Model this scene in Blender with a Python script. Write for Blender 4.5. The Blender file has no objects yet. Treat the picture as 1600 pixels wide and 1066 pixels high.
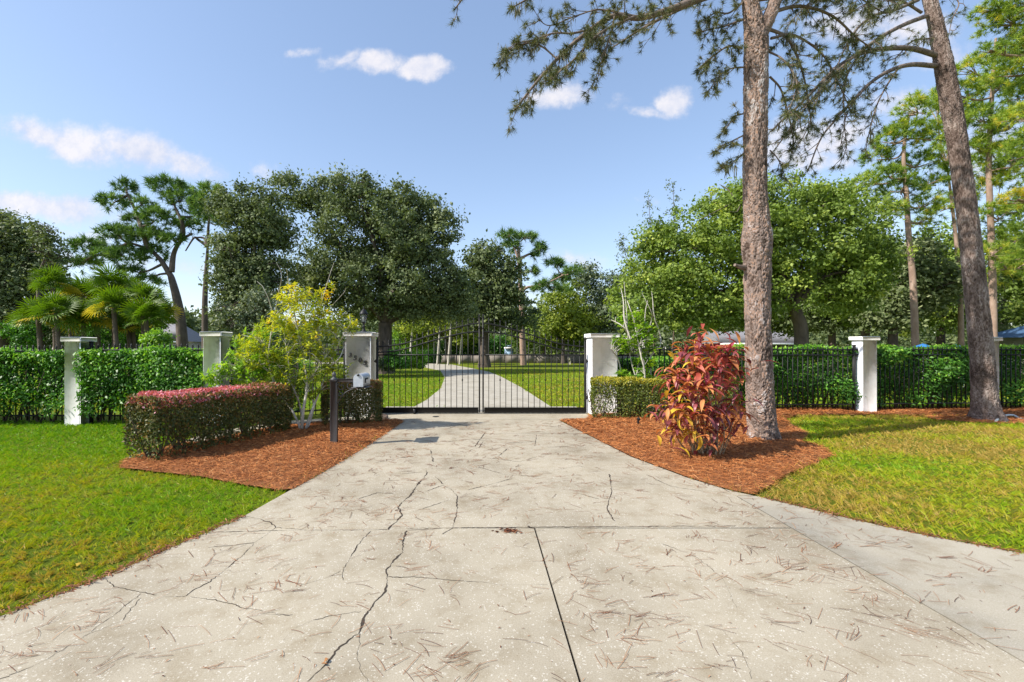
import bpy, math, random
import numpy as np
from mathutils import Vector, Matrix
from mathutils.geometry import delaunay_2d_cdt

# ------------------------------------------------------------------ camera, sky, sun, exposure
SC = bpy.context.scene
COL = SC.collection
F, PX, PY, EYE = 711.0, 752.0, 545.0, 1.6          # focal length and principal point measured on the photograph

cam_d = bpy.data.cameras.new('camera')
cam = bpy.data.objects.new('camera', cam_d)
COL.objects.link(cam)
cam_d.sensor_width = 36.0
cam_d.lens = 36.0 * F / 1600.0
cam_d.shift_x = 48.0 / 1600.0
cam_d.shift_y = 12.0 / 1600.0
cam_d.clip_start = 0.05
cam_d.clip_end = 1500.0
cam.location = (0, 0, EYE)
cam.rotation_euler = (math.radians(90), 0, 0)
SC.camera = cam

SUN_EL, SUN_HEAD = math.radians(43), math.radians(21)
trav = Vector((math.cos(SUN_HEAD) * math.cos(SUN_EL), math.sin(SUN_HEAD) * math.cos(SUN_EL), -math.sin(SUN_EL)))
sun_d = bpy.data.lights.new('sun', 'SUN')
sun_d.energy = 4.3
sun_d.angle = math.radians(0.5)
sun_d.color = (1.0, 0.945, 0.86)
sun = bpy.data.objects.new('sun', sun_d)
COL.objects.link(sun)
sun.rotation_euler = trav.to_track_quat('-Z', 'Y').to_euler()
sun.location = (-20, -5, 30)

SC.view_settings.view_transform = 'Standard'
SC.view_settings.look = 'None'
SC.view_settings.gamma = 1.0
SC.view_settings.use_curve_mapping = False
SC.view_settings.exposure = 0.75
SC.cycles.max_bounces = 6
SC.cycles.diffuse_bounces = 3
SC.cycles.glossy_bounces = 3
SC.cycles.transmission_bounces = 4
SC.cycles.transparent_max_bounces = 6
SC.cycles.use_adaptive_sampling = True

world = bpy.data.worlds.new('World')
SC.world = world
world.use_nodes = True
wt = world.node_tree
wn, wl = wt.nodes, wt.links
wn.clear()


def wmath(op, a, b=None, c=None, clamp=False):
    n = wn.new('ShaderNodeMath'); n.operation = op; n.use_clamp = clamp
    for i, x in enumerate((a, b, c)):
        if x is None:
            continue
        if isinstance(x, (int, float)):
            n.inputs[i].default_value = x
        else:
            wl.new(x, n.inputs[i])
    return n.outputs[0]


w_out = wn.new('ShaderNodeOutputWorld')
w_bg = wn.new('ShaderNodeBackground')
w_bg.inputs['Strength'].default_value = 0.15
wl.new(w_bg.outputs[0], w_out.inputs[0])
sky = wn.new('ShaderNodeTexSky')
sky.sky_type = 'NISHITA'
sky.sun_disc = False
sky.sun_elevation = SUN_EL
sky.sun_rotation = math.atan2(-trav.x, -trav.y)
sky.altitude = 0
sky.air_density = 1.0
sky.dust_density = 0.6
sky.ozone_density = 2.0
tc = wn.new('ShaderNodeTexCoord')
sep = wn.new('ShaderNodeSeparateXYZ')
wl.new(tc.outputs['Generated'], sep.inputs[0])
yy = wmath('MAXIMUM', sep.outputs[1], 0.02)
cu = wmath('DIVIDE', sep.outputs[0], yy)
cv = wmath('DIVIDE', sep.outputs[2], yy)
comb = wn.new('ShaderNodeCombineXYZ')
wl.new(cu, comb.inputs[0]); wl.new(cv, comb.inputs[1])


def wnoise(scale, detail, rough, off):
    n = wn.new('ShaderNodeTexNoise')
    n.inputs['Scale'].default_value = scale
    n.inputs['Detail'].default_value = detail
    n.inputs['Roughness'].default_value = rough
    m = wn.new('ShaderNodeVectorMath'); m.operation = 'ADD'
    m.inputs[1].default_value = off
    wl.new(comb.outputs[0], m.inputs[0])
    wl.new(m.outputs[0], n.inputs['Vector'])
    return n.outputs[0]


nz1 = wnoise(7.0, 7, 0.55, (3.1, 1.7, 0))
nz2 = wnoise(6.0, 7, 0.55, (9.3, 4.2, 0))
nz3 = wnoise(26.0, 9, 0.68, (5.3, 8.2, 0))
wu = wmath('ADD', cu, wmath('MULTIPLY', wmath('SUBTRACT', nz1, 0.5), 0.17))
wv = wmath('ADD', cv, wmath('MULTIPLY', wmath('SUBTRACT', nz2, 0.5), 0.09))
# clouds as soft warped ellipses in directions of the sky: x, y, half width, half height, tilt, density
CLOUDS = [(478, 84, 26, 9, .2, .7), (540, 92, 38, 15, .1, .9), (590, 98, 55, 19, .08, 1.3), (668, 105, 40, 20, -.1, 1.4),
          (62, 212, 75, 26, -.1, 1.05), (125, 226, 70, 34, -.2, 1.2), (215, 238, 70, 36, -.15, 1.2), (285, 262, 62, 24, -.35, 1.0), (50, 322, 150, 22, -.03, 1.1),
          (170, 340, 90, 14, -.03, .5), (870, 148, 48, 21, .1, 1.1), (965, 158, 26, 11, .1, .45), (1020, 166, 34, 10, .1, .8),
          (1056, 150, 30, 24, .3, 1.2), (1290, 215, 90, 34, .1, 1.1), (1250, 245, 120, 24, 0, .9), (1330, 30, 95, 34, .1, 1.0),
          (1420, 50, 80, 40, 0, 1.0), (1400, 170, 110, 30, 0, .7), (900, 402, 70, 15, -.1, .65), (745, 380, 30, 10, 0, .55), (415, 272, 36, 16, 0, .5),
          (1012, 313, 26, 8, 0, .4), (1470, 90, 60, 30, 0, .7), (60, 395, 160, 20, 0, .7), (110, 360, 140, 20, 0, .6), (270, 410, 150, 22, 0, .55),
          (850, 470, 90, 22, 0, .45), (1540, 230, 90, 80, 0, .75), (1350, 340, 90, 60, 0, .5)]
mask = None
for (x, y, rx, ry, tilt, dens) in CLOUDS:
    du = wmath('SUBTRACT', wu, (x - PX) / F)
    dv = wmath('SUBTRACT', wv, (PY - y) / F)
    ct, st = math.cos(tilt), math.sin(tilt)
    a = wmath('MULTIPLY_ADD', du, ct * F / rx, wmath('MULTIPLY', dv, st * F / rx))
    b = wmath('MULTIPLY_ADD', dv, ct * F / ry, wmath('MULTIPLY', du, -st * F / ry))
    r = wmath('SQRT', wmath('MULTIPLY_ADD', a, a, wmath('MULTIPLY', b, b)))
    m = wmath('MULTIPLY', wmath('SUBTRACT', 1.35, r, clamp=True), dens)
    mask = m if mask is None else wmath('MAXIMUM', mask, m)
edge = wmath('MULTIPLY_ADD', wmath('SUBTRACT', nz3, 0.5), 1.15, wmath('MULTIPLY_ADD', wmath('SUBTRACT', nz1, 0.5), .5, mask))
cm = wn.new('ShaderNodeMapRange'); cm.interpolation_type = 'SMOOTHSTEP'
cm.inputs['From Min'].default_value = 0.16; cm.inputs['From Max'].default_value = 1.15
wl.new(edge, cm.inputs['Value'])
front = wmath('GREATER_THAN', sep.outputs[1], 0.02)
# a broken layer of the same small clouds over the rest of the sky
bk = wn.new('ShaderNodeTexNoise'); bk.inputs['Scale'].default_value = 3.0; bk.inputs['Detail'].default_value = 8
wl.new(tc.outputs['Generated'], bk.inputs['Vector'])
bm_ = wn.new('ShaderNodeMapRange'); bm_.interpolation_type = 'SMOOTHSTEP'
bm_.inputs['From Min'].default_value = 0.58; bm_.inputs['From Max'].default_value = 0.75
wl.new(bk.outputs[0], bm_.inputs['Value'])
cmask = wmath('ADD', wmath('MULTIPLY', cm.outputs[0], front),
              wmath('MULTIPLY', bm_.outputs[0], wmath('SUBTRACT', 1.0, front)), clamp=True)
cmask = wmath('MULTIPLY', cmask, 0.88)
hs = wn.new('ShaderNodeHueSaturation')
hs.inputs['Saturation'].default_value = 1.1
hs.inputs['Value'].default_value = 1.40
gam = wn.new('ShaderNodeGamma'); gam.inputs['Gamma'].default_value = 0.70
wl.new(sky.outputs[0], gam.inputs['Color'])
wl.new(gam.outputs[0], hs.inputs['Color'])
tintn = wn.new('ShaderNodeMix'); tintn.data_type = 'RGBA'; tintn.blend_type = 'MULTIPLY'
tintn.inputs[0].default_value = 1.0
wl.new(hs.outputs[0], tintn.inputs[6])
tintn.inputs[7].default_value = (1.02, 0.995, 1.03, 1)
cmix = wn.new('ShaderNodeMix'); cmix.data_type = 'RGBA'
wl.new(cmask, cmix.inputs[0])
wl.new(tintn.outputs[2], cmix.inputs[6])
shade = wn.new('ShaderNodeMix'); shade.data_type = 'RGBA'
wl.new(wmath('MULTIPLY_ADD', wmath('SUBTRACT', nz3, .5), 2.4, wmath('MULTIPLY_ADD', wmath('SUBTRACT', nz1, .5), 2.0, wmath('MULTIPLY_ADD', mask, .3, .25)), clamp=True), shade.inputs[0])
shade.inputs[6].default_value = (2.75, 2.95, 3.6, 1)
shade.inputs[7].default_value = (4.0, 3.85, 3.95, 1)
wl.new(shade.outputs[2], cmix.inputs[7])
wl.new(cmix.outputs[2], w_bg.inputs['Color'])

# ------------------------------------------------------------------ helpers
RNG = np.random.default_rng(7)


def W(px, py, d):
    return np.array([(px - PX) / F * d, d, EYE + (PY - py) / F * d])


def GP(px, py):
    d = F * EYE / (py - PY)
    return np.array([(px - PX) / F * d, d])


def unit(a):
    return a / np.maximum(np.linalg.norm(a, axis=-1, keepdims=True), 1e-9)


def tag(o, label=None, cat=None, group=None, kind=None):
    if label: o['label'] = label
    if cat: o['category'] = cat
    if group: o['group'] = group
    if kind: o['kind'] = kind
    return o


def empty(name, loc, label=None, cat=None, group=None, kind=None, rotz=0):
    o = bpy.data.objects.new(name, None)
    o.empty_display_size = 0.2
    COL.objects.link(o)
    o.location = loc
    o.rotation_euler = (0, 0, rotz)
    return tag(o, label, cat, group, kind)


class G:
    """collects vertices and faces and links them as one mesh object"""
    def __init__(s):
        s.v, s.f, s.t, s.m, s.n = [], [], [], [], 0

    def add(s, v, f, tint=0.5, mi=0):
        v = np.asarray(v, dtype=np.float64).reshape(-1, 3)
        f = np.asarray(f, dtype=np.int64)
        if len(v) == 0 or len(f) == 0:
            return
        s.v.append(v)
        s.f.append(f + s.n)
        s.t.append(np.broadcast_to(np.asarray(tint, dtype=np.float64), (len(v),)).copy())
        s.m.append(np.full(len(f), mi))
        s.n += len(v)

    def mesh(s, name, mats, origin=(0, 0, 0), smooth=False):
        me = bpy.data.meshes.new(name)
        v = np.concatenate(s.v) - np.asarray(origin, dtype=np.float64)
        loops = np.concatenate([f.reshape(-1) for f in s.f])
        sizes = np.concatenate([np.full(len(f), f.shape[1]) for f in s.f])
        starts = np.concatenate([[0], np.cumsum(sizes)[:-1]])
        me.vertices.add(len(v)); me.vertices.foreach_set('co', v.astype(np.float32).ravel())
        me.loops.add(len(loops)); me.loops.foreach_set('vertex_index', loops.astype(np.int32))
        me.polygons.add(len(sizes)); me.polygons.foreach_set('loop_start', starts.astype(np.int32))
        me.polygons.foreach_set('material_index', np.concatenate(s.m).astype(np.int32))
        if not isinstance(mats, (list, tuple)):
            mats = [mats]
        for m in mats:
            me.materials.append(m)
        at = me.attributes.new('tint', 'FLOAT', 'POINT')
        at.data.foreach_set('value', np.concatenate(s.t).astype(np.float32))
        me.update(calc_edges=True)
        if smooth:
            me.polygons.foreach_set('use_smooth', np.ones(len(sizes), dtype=bool))
        return me

    def obj(s, name, mats, parent=None, origin=None, smooth=False):
        if origin is None:
            w = Vector((0, 0, 0)); q = parent
            while q is not None:
                w += q.location; q = q.parent
            origin = tuple(w)
        o = bpy.data.objects.new(name, s.mesh(name, mats, origin, smooth))
        COL.objects.link(o)
        if parent is not None:
            o.parent = parent
        else:
            o.location = origin
        return o


def box(g, x0, x1, y0, y1, z0, z1, tint=.5, mi=0, bev=0.0):
    if bev <= 0:
        v = [(x, y, z) for z in (z0, z1) for y in (y0, y1) for x in (x0, x1)]
        f = [(0, 2, 3, 1), (4, 5, 7, 6), (0, 1, 5, 4), (2, 6, 7, 3), (0, 4, 6, 2), (1, 3, 7, 5)]
        g.add(v, f, tint, mi)
        return
    b = bev
    v, f = [], []
    # 24 vertices: each corner split three ways
    for z, dz in ((z0, b), (z1, -b)):
        for y, dy in ((y0, b), (y1, -b)):
            for x, dx in ((x0, b), (x1, -b)):
                v += [(x + dx, y + dy, z), (x + dx, y, z + dz), (x, y + dy, z + dz)]
    c = lambda i, j, k: (i + 2 * j + 4 * k) * 3
    q = lambda *a: f.append(a)
    q(c(0,0,0), c(0,1,0), c(1,1,0), c(1,0,0))
    q(c(0,0,1), c(1,0,1), c(1,1,1), c(0,1,1))
    q(c(0,0,0)+1, c(1,0,0)+1, c(1,0,1)+1, c(0,0,1)+1)
    q(c(0,1,0)+1, c(0,1,1)+1, c(1,1,1)+1, c(1,1,0)+1)
    q(c(0,0,0)+2, c(0,0,1)+2, c(0,1,1)+2, c(0,1,0)+2)
    q(c(1,0,0)+2, c(1,1,0)+2, c(1,1,1)+2, c(1,0,1)+2)
    for j in (0, 1):
        for k in (0, 1):
            q(c(0,j,k)+0, c(1,j,k)+0, c(1,j,k)+1, c(0,j,k)+1)
    for i in (0, 1):
        for k in (0, 1):
            q(c(i,0,k)+0, c(i,1,k)+0, c(i,1,k)+2, c(i,0,k)+2)
    for i in (0, 1):
        for j in (0, 1):
            q(c(i,j,0)+1, c(i,j,1)+1, c(i,j,1)+2, c(i,j,0)+2)
    tri = [(c(i,j,k), c(i,j,k)+1, c(i,j,k)+2) for i in (0,1) for j in (0,1) for k in (0,1)]
    g.add(v, f, tint, mi)
    g.f.append(np.array(tri) + g.n - 24)
    g.m.append(np.full(8, mi))


def spline(pts, n):
    p = np.asarray(pts, float)
    if len(p) < 3:
        t = np.linspace(0, 1, n)[:, None]
        return p[0] * (1 - t) + p[-1] * t
    q = np.vstack([2 * p[0] - p[1], p, 2 * p[-1] - p[-2]])
    t = np.linspace(0, len(p) - 1 - 1e-6, n)
    i = t.astype(int); u = (t - i)[:, None]
    a, b, c, d = q[i], q[i + 1], q[i + 2], q[i + 3]
    return 0.5 * (2 * b + (c - a) * u + (2 * a - 5 * b + 4 * c - d) * u ** 2 + (3 * b - a - 3 * c + d) * u ** 3)


def tube(g, pts, rads, seg=8, tint=.5, mi=0, cap=True):
    p = np.asarray(pts, float)
    n = len(p)
    r = np.interp(np.linspace(0, 1, n), np.linspace(0, 1, len(rads)), rads) if np.ndim(rads) else np.full(n, rads)
    t = unit(np.gradient(p, axis=0))
    ref = np.array([0., 0., 1.]) if abs(t[:, 2]).mean() < .8 else np.array([0., 1., 0.])
    a = unit(np.cross(t, ref)); b = np.cross(t, a)
    th = np.linspace(0, 2 * math.pi, seg, endpoint=False)
    v = p[:, None] + r[:, None, None] * (np.cos(th)[None, :, None] * a[:, None] + np.sin(th)[None, :, None] * b[:, None])
    idx = np.arange(n * seg).reshape(n, seg)
    f = np.stack([idx[:-1], np.roll(idx, -1, 1)[:-1], np.roll(idx, -1, 1)[1:], idx[1:]], -1).reshape(-1, 4)
    g.add(v.reshape(-1, 3), f, tint, mi)
    if cap:
        for ring in (v[0], v[-1]):
            k = len(ring)
            g.add(np.vstack([ring, ring.mean(0)]), [(i, (i + 1) % k, k) for i in range(k)], tint, mi)


def lathe(g, prof, cx, cy, seg=16, tint=.5, mi=0):
    pr = np.asarray(prof, float)
    th = np.linspace(0, 2 * math.pi, seg, endpoint=False)
    v = np.stack([cx + pr[:, :1] * np.cos(th), cy + pr[:, :1] * np.sin(th), np.repeat(pr[:, 1:2], seg, 1)], -1)
    n = len(pr); idx = np.arange(n * seg).reshape(n, seg)
    f = np.stack([idx[:-1], np.roll(idx, -1, 1)[:-1], np.roll(idx, -1, 1)[1:], idx[1:]], -1).reshape(-1, 4)
    g.add(v.reshape(-1, 3), f, tint, mi)


def leaves(g, c, a, n, L, Wd, tint, mi=0, droop=0.12, fold=0.12):
    """one bent rhombus per leaf"""
    N = len(c)
    L = np.broadcast_to(L, (N,))[:, None]; Wd = np.broadcast_to(Wd, (N,))[:, None]
    a = unit(a); n = unit(n - (n * a).sum(-1, keepdims=True) * a)
    s = np.cross(a, n)
    v = np.stack([c, c + a * L * .45 + s * Wd * .5 + n * L * fold, c + a * L - n * L * droop, c + a * L * .45 - s * Wd * .5 + n * L * fold], 1)
    i = np.arange(N) * 4
    t = np.repeat(np.broadcast_to(tint, (N,)), 4)
    g.add(v.reshape(-1, 3), np.stack([i, i + 1, i + 2, i + 3], 1), t, mi)


def randdir(n, rng=None):
    return unit((rng or RNG).normal(size=(n, 3)))


def in_poly(x, y, poly):
    p = np.asarray(poly); inside = np.zeros(len(x), bool)
    j = len(p) - 1
    for i in range(len(p)):
        xi, yi, xj, yj = p[i, 0], p[i, 1], p[j, 0], p[j, 1]
        if yi != yj:
            c = ((yi > y) != (yj > y)) & (x < (xj - xi) * (y - yi) / (yj - yi) + xi)
            inside ^= c
        j = i
    return inside


def edge_dist(x, y, poly):
    p = np.asarray(poly, float); q = np.roll(p, -1, 0)
    best = np.full(len(x), 1e9)
    P = np.stack([x, y], 1)
    for a, b in zip(p, q):
        ab = b - a
        t = np.clip(((P - a) @ ab) / max(ab @ ab, 1e-9), 0, 1)
        best = np.minimum(best, np.linalg.norm(P - a - t[:, None] * ab, axis=1))
    return best


def copy_tree(root, loc, rotz=0, scale=1, label=None):
    c = root.copy(); COL.objects.link(c)
    c.location = loc; c.rotation_euler = (0, 0, rotz)
    c.scale = (scale, scale, scale) if np.isscalar(scale) else scale
    if label: c['label'] = label
    for ch in list(root.children):
        d = ch.copy(); COL.objects.link(d); d.parent = c
        for gch in list(ch.children):
            e = gch.copy(); COL.objects.link(e); e.parent = d
    return c


def instance(me, name, parent, loc, rot=(0, 0, 0), scale=(1, 1, 1)):
    o = bpy.data.objects.new(name, me)
    COL.objects.link(o)
    o.parent = parent
    o.location = loc; o.rotation_euler = rot; o.scale = scale
    return o


# ------------------------------------------------------------------ materials
def newmat(name):
    m = bpy.data.materials.new(name); m.use_nodes = True
    nt = m.node_tree
    b = nt.nodes['Principled BSDF']
    return m, nt, b


def ramp_node(nt, stops):
    r = nt.nodes.new('ShaderNodeValToRGB')
    e = r.color_ramp.elements
    while len(e) < len(stops):
        e.new(0.5)
    for el, (p, c) in zip(e, stops):
        el.position = p; el.color = (*c, 1)
    return r


def noise_node(nt, scale, detail=5, rough=.6, coord='Object', stretch=None):
    t = nt.nodes.new('ShaderNodeTexCoord')
    n = nt.nodes.new('ShaderNodeTexNoise')
    n.inputs['Scale'].default_value = scale
    n.inputs['Detail'].default_value = detail
    n.inputs['Roughness'].default_value = rough
    if stretch:
        mp = nt.nodes.new('ShaderNodeMapping'); mp.inputs['Scale'].default_value = stretch
        nt.links.new(t.outputs[coord], mp.inputs[0]); nt.links.new(mp.outputs[0], n.inputs['Vector'])
    else:
        nt.links.new(t.outputs[coord], n.inputs['Vector'])
    return n


def bump(nt, b, src, strength=.3, dist=.01):
    n = nt.nodes.new('ShaderNodeBump')
    n.inputs['Strength'].default_value = strength; n.inputs['Distance'].default_value = dist
    nt.links.new(src, n.inputs['Height']); nt.links.new(n.outputs[0], b.inputs['Normal'])
    return n


def simple(name, stops, scale=5, rough=.8, bstr=.2, bdist=.01, metal=0, spec=.4, stretch=None, detail=6):
    m, nt, b = newmat(name)
    n = noise_node(nt, scale, detail, .65, stretch=stretch)
    r = ramp_node(nt, stops)
    nt.links.new(n.outputs[0], r.inputs[0]); nt.links.new(r.outputs[0], b.inputs['Base Color'])
    b.inputs['Roughness'].default_value = rough
    b.inputs['Metallic'].default_value = metal
    b.inputs['Specular IOR Level'].default_value = spec
    if bstr:
        bump(nt, b, n.outputs[0], bstr, bdist)
    return m


def leafmat(name, stops, rough=.45, trans=.35, spec=.4, tcol=(1.25, 1.3, .5), gain=1.0):
    """leaf colour picked per leaf through the tint attribute; thin leaves let some light through"""
    m, nt, b = newmat(name)
    at = nt.nodes.new('ShaderNodeAttribute'); at.attribute_name = 'tint'
    r = ramp_node(nt, [(p, tuple(min(.8, c * gain) for c in col)) for p, col in stops])
    nt.links.new(at.outputs['Fac'], r.inputs[0])
    nt.links.new(r.outputs[0], b.inputs['Base Color'])
    b.inputs['Roughness'].default_value = rough
    b.inputs['Specular IOR Level'].default_value = spec
    if trans > 0:
        mul = nt.nodes.new('ShaderNodeMix'); mul.data_type = 'RGBA'; mul.blend_type = 'MULTIPLY'
        mul.inputs[0].default_value = 1
        nt.links.new(r.outputs[0], mul.inputs[6]); mul.inputs[7].default_value = (*tcol, 1)
        tr = nt.nodes.new('ShaderNodeBsdfTranslucent')
        nt.links.new(mul.outputs[2], tr.inputs[0])
        mx = nt.nodes.new('ShaderNodeMixShader'); mx.inputs[0].default_value = trans
        nt.links.new(b.outputs[0], mx.inputs[1]); nt.links.new(tr.outputs[0], mx.inputs[2])
        out = nt.nodes['Material Output']
        nt.links.new(mx.outputs[0], out.inputs[0])
    return m


def tintmat(name, stops, rough=.85, spec=.2, nscale=0, bstr=.3, bdist=.01, namp=.35):
    m, nt, b = newmat(name)
    at = nt.nodes.new('ShaderNodeAttribute'); at.attribute_name = 'tint'
    r = ramp_node(nt, stops)
    if nscale:
        n = noise_node(nt, nscale, 6, .65)
        ad = nt.nodes.new('ShaderNodeMath'); ad.operation = 'MULTIPLY_ADD'
        nt.links.new(n.outputs[0], ad.inputs[0]); ad.inputs[1].default_value = namp
        sb = nt.nodes.new('ShaderNodeMath'); sb.operation = 'SUBTRACT'; sb.inputs[1].default_value = namp * .5
        nt.links.new(at.outputs['Fac'], sb.inputs[0]); nt.links.new(sb.outputs[0], ad.inputs[2])
        nt.links.new(ad.outputs[0], r.inputs[0])
        bump(nt, b, n.outputs[0], bstr, bdist)
    else:
        nt.links.new(at.outputs['Fac'], r.inputs[0])
    nt.links.new(r.outputs[0], b.inputs['Base Color'])
    b.inputs['Roughness'].default_value = rough
    b.inputs['Specular IOR Level'].default_value = spec
    return m


def concrete_mat(name, base, fleck, dark, fleck_amt=.55):
    m, nt, b = newmat(name)
    L = nt.links.new
    t = nt.nodes.new('ShaderNodeTexCoord')
    big = nt.nodes.new('ShaderNodeTexNoise'); big.inputs['Scale'].default_value = .9; big.inputs['Detail'].default_value = 8
    L(t.outputs['Object'], big.inputs['Vector'])
    br = ramp_node(nt, [(.3, dark), (.5, base), (.72, tuple(c * 1.12 for c in base))])
    L(big.outputs[0], br.inputs[0])
    # light shell pieces in the aggregate
    vo = nt.nodes.new('ShaderNodeTexVoronoi'); vo.inputs['Scale'].default_value = 78; vo.feature = 'F1'
    nd = nt.nodes.new('ShaderNodeTexNoise'); nd.inputs['Scale'].default_value = 40; nd.inputs['Detail'].default_value = 2
    L(t.outputs['Object'], nd.inputs['Vector'])
    mv = nt.nodes.new('ShaderNodeMix'); mv.data_type = 'VECTOR'; mv.inputs[0].default_value = .03
    L(t.outputs['Object'], mv.inputs[4]); L(nd.outputs['Color'], mv.inputs[5]); L(mv.outputs[1], vo.inputs['Vector'])
    sepc = nt.nodes.new('ShaderNodeSeparateColor'); L(vo.outputs['Color'], sepc.inputs[0])
    sz = nt.nodes.new('ShaderNodeMath'); sz.operation = 'MULTIPLY'; L(sepc.outputs[0], sz.inputs[0]); sz.inputs[1].default_value = .46
    lt = nt.nodes.new('ShaderNodeMath'); lt.operation = 'LESS_THAN'; L(vo.outputs['Distance'], lt.inputs[0]); L(sz.outputs[0], lt.inputs[1])
    th = nt.nodes.new('ShaderNodeMath'); th.operation = 'GREATER_THAN'; L(sepc.outputs[1], th.inputs[0]); th.inputs[1].default_value = .5
    mm = nt.nodes.new('ShaderNodeMath'); mm.operation = 'MULTIPLY'; L(lt.outputs[0], mm.inputs[0]); L(th.outputs[0], mm.inputs[1])
    m2 = nt.nodes.new('ShaderNodeMath'); m2.operation = 'MULTIPLY'; L(mm.outputs[0], m2.inputs[0]); m2.inputs[1].default_value = fleck_amt
    mx = nt.nodes.new('ShaderNodeMix'); mx.data_type = 'RGBA'
    L(m2.outputs[0], mx.inputs[0]); L(br.outputs[0], mx.inputs[6]); mx.inputs[7].default_value = (*fleck, 1)
    # fine grain and sandy weathering
    fn = nt.nodes.new('ShaderNodeTexNoise'); fn.inputs['Scale'].default_value = 130; fn.inputs['Detail'].default_value = 4; fn.inputs['Roughness'].default_value = .7
    L(t.outputs['Object'], fn.inputs['Vector'])
    fr = ramp_node(nt, [(.3, (.62, .59, .54)), (.55, (1, 1, 1)), (.8, (1.0, 1.0, 1.0))])
    L(fn.outputs[0], fr.inputs[0])
    ml = nt.nodes.new('ShaderNodeMix'); ml.data_type = 'RGBA'; ml.blend_type = 'MULTIPLY'; ml.inputs[0].default_value = .7
    L(mx.outputs[2], ml.inputs[6]); L(fr.outputs[0], ml.inputs[7])
    st = nt.nodes.new('ShaderNodeTexNoise'); st.inputs['Scale'].default_value = 3.7; st.inputs['Detail'].default_value = 9; st.inputs['Roughness'].default_value = .7
    L(t.outputs['Object'], st.inputs['Vector'])
    sr = ramp_node(nt, [(.32, (.72, .66, .56)), (.5, (.97, .96, .93)), (.7, (1.03, 1.02, 1.0))])
    L(st.outputs[0], sr.inputs[0])
    m3 = nt.nodes.new('ShaderNodeMix'); m3.data_type = 'RGBA'; m3.blend_type = 'MULTIPLY'; m3.inputs[0].default_value = .8
    L(ml.outputs[2], m3.inputs[6]); L(sr.outputs[0], m3.inputs[7])
    L(m3.outputs[2], b.inputs['Base Color'])
    b.inputs['Roughness'].default_value = .85
    b.inputs['Specular IOR Level'].default_value = .25
    bump(nt, b, fn.outputs[0], .35, .004)
    return m


M = {}
M['concrete'] = concrete_mat('shell_concrete', (.395, .35, .27), (.63, .60, .53), (.30, .26, .195), .7)
M['concrete2'] = concrete_mat('newer_concrete', (.385, .35, .28), (.56, .49, .46), (.29, .27, .225), .3)
M['concrete_far'] = concrete_mat('inner_concrete', (.42, .39, .33), (.52, .5, .46), (.36, .33, .27), .3)
M['soil'] = simple('dark_soil', [(.3, (.03, .022, .015)), (.7, (.07, .05, .035))], 20, .95)
M['stucco'] = simple('white_stucco', [(.25, (.70, .70, .70)), (.5, (.80, .80, .81)), (.8, (.84, .84, .85))], 9, .8, .5, .006)
m, nt, b = newmat('weathered_stucco')
n1 = noise_node(nt, 9, 6, .65); n2 = noise_node(nt, 6, 7, .7, stretch=(1, 1, .12)); n3 = noise_node(nt, 2.3, 6, .7)
r1 = ramp_node(nt, [(.25, (.82, .82, .82)), (.5, (.88, .88, .89)), (.8, (.9, .9, .91))]); r2 = ramp_node(nt, [(.3, (.74, .71, .65)), (.48, (1, 1, 1))]); r3 = ramp_node(nt, [(.3, (.86, .85, .82)), (.5, (1, 1, 1))])
nt.links.new(n1.outputs[0], r1.inputs[0]); nt.links.new(n2.outputs[0], r2.inputs[0]); nt.links.new(n3.outputs[0], r3.inputs[0])
ma = nt.nodes.new('ShaderNodeMix'); ma.data_type = 'RGBA'; ma.blend_type = 'MULTIPLY'; ma.inputs[0].default_value = .8
mb = nt.nodes.new('ShaderNodeMix'); mb.data_type = 'RGBA'; mb.blend_type = 'MULTIPLY'; mb.inputs[0].default_value = .9
nt.links.new(r1.outputs[0], ma.inputs[6]); nt.links.new(r2.outputs[0], ma.inputs[7]); nt.links.new(ma.outputs[2], mb.inputs[6]); nt.links.new(r3.outputs[0], mb.inputs[7])
nt.links.new(mb.outputs[2], b.inputs['Base Color']); b.inputs['Roughness'].default_value = .85; b.inputs['Specular IOR Level'].default_value = .2
bump(nt, b, n1.outputs[0], .6, .008)
M['stucco'] = m
M['cap'] = simple('stone_cap', [(.25, (.50, .46, .41)), (.42, (.72, .70, .66)), (.75, (.82, .80, .77))], 7, .8, .4, .006)
M['iron'] = simple('black_iron', [(.3, (.006, .006, .007)), (.7, (.016, .016, .016))], 30, .5, .1, .002, metal=.0, spec=.3)
M['post'] = simple('weathered_black_post', [(.3, (.035, .036, .04)), (.7, (.085, .085, .09))], 14, .6, .2, .003, spec=.4, stretch=(1, 1, .15))
M['silver'] = simple('galvanised_silver', [(.3, (.38, .42, .47)), (.7, (.55, .58, .62))], 12, .45, .1, .003, metal=.4)
M['cream'] = simple('cream_paint', [(.3, (.52, .48, .38)), (.7, (.62, .58, .47))], 12, .55, .1, .003)
M['glass'] = newmat('lantern_glass')[0]
gb = M['glass'].node_tree.nodes['Principled BSDF']
gb.inputs['Base Color'].default_value = (.85, .88, .9, 1); gb.inputs['Roughness'].default_value = .08
gb.inputs['Transmission Weight'].default_value = .85; gb.inputs['IOR'].default_value = 1.2
M['digit'] = simple('black_number', [(.3, (.015, .015, .015)), (.7, (.03, .028, .025))], 30, .5, 0)
M['rock'] = simple('brown_rock', [(.3, (.08, .05, .035)), (.5, (.16, .11, .08)), (.75, (.26, .19, .14))], 9, .9, .9, .03)
M['bark_pine'] = tintmat('pine_bark', [(0, (.035, .024, .018)), (.18, (.085, .058, .045)), (.36, (.165, .122, .10)), (.5, (.235, .19, .17)), (.62, (.30, .175, .11)), (.72, (.27, .225, .205)), (1, (.46, .42, .40))], .92, .1, 45, .6, .008, .34)
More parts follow.
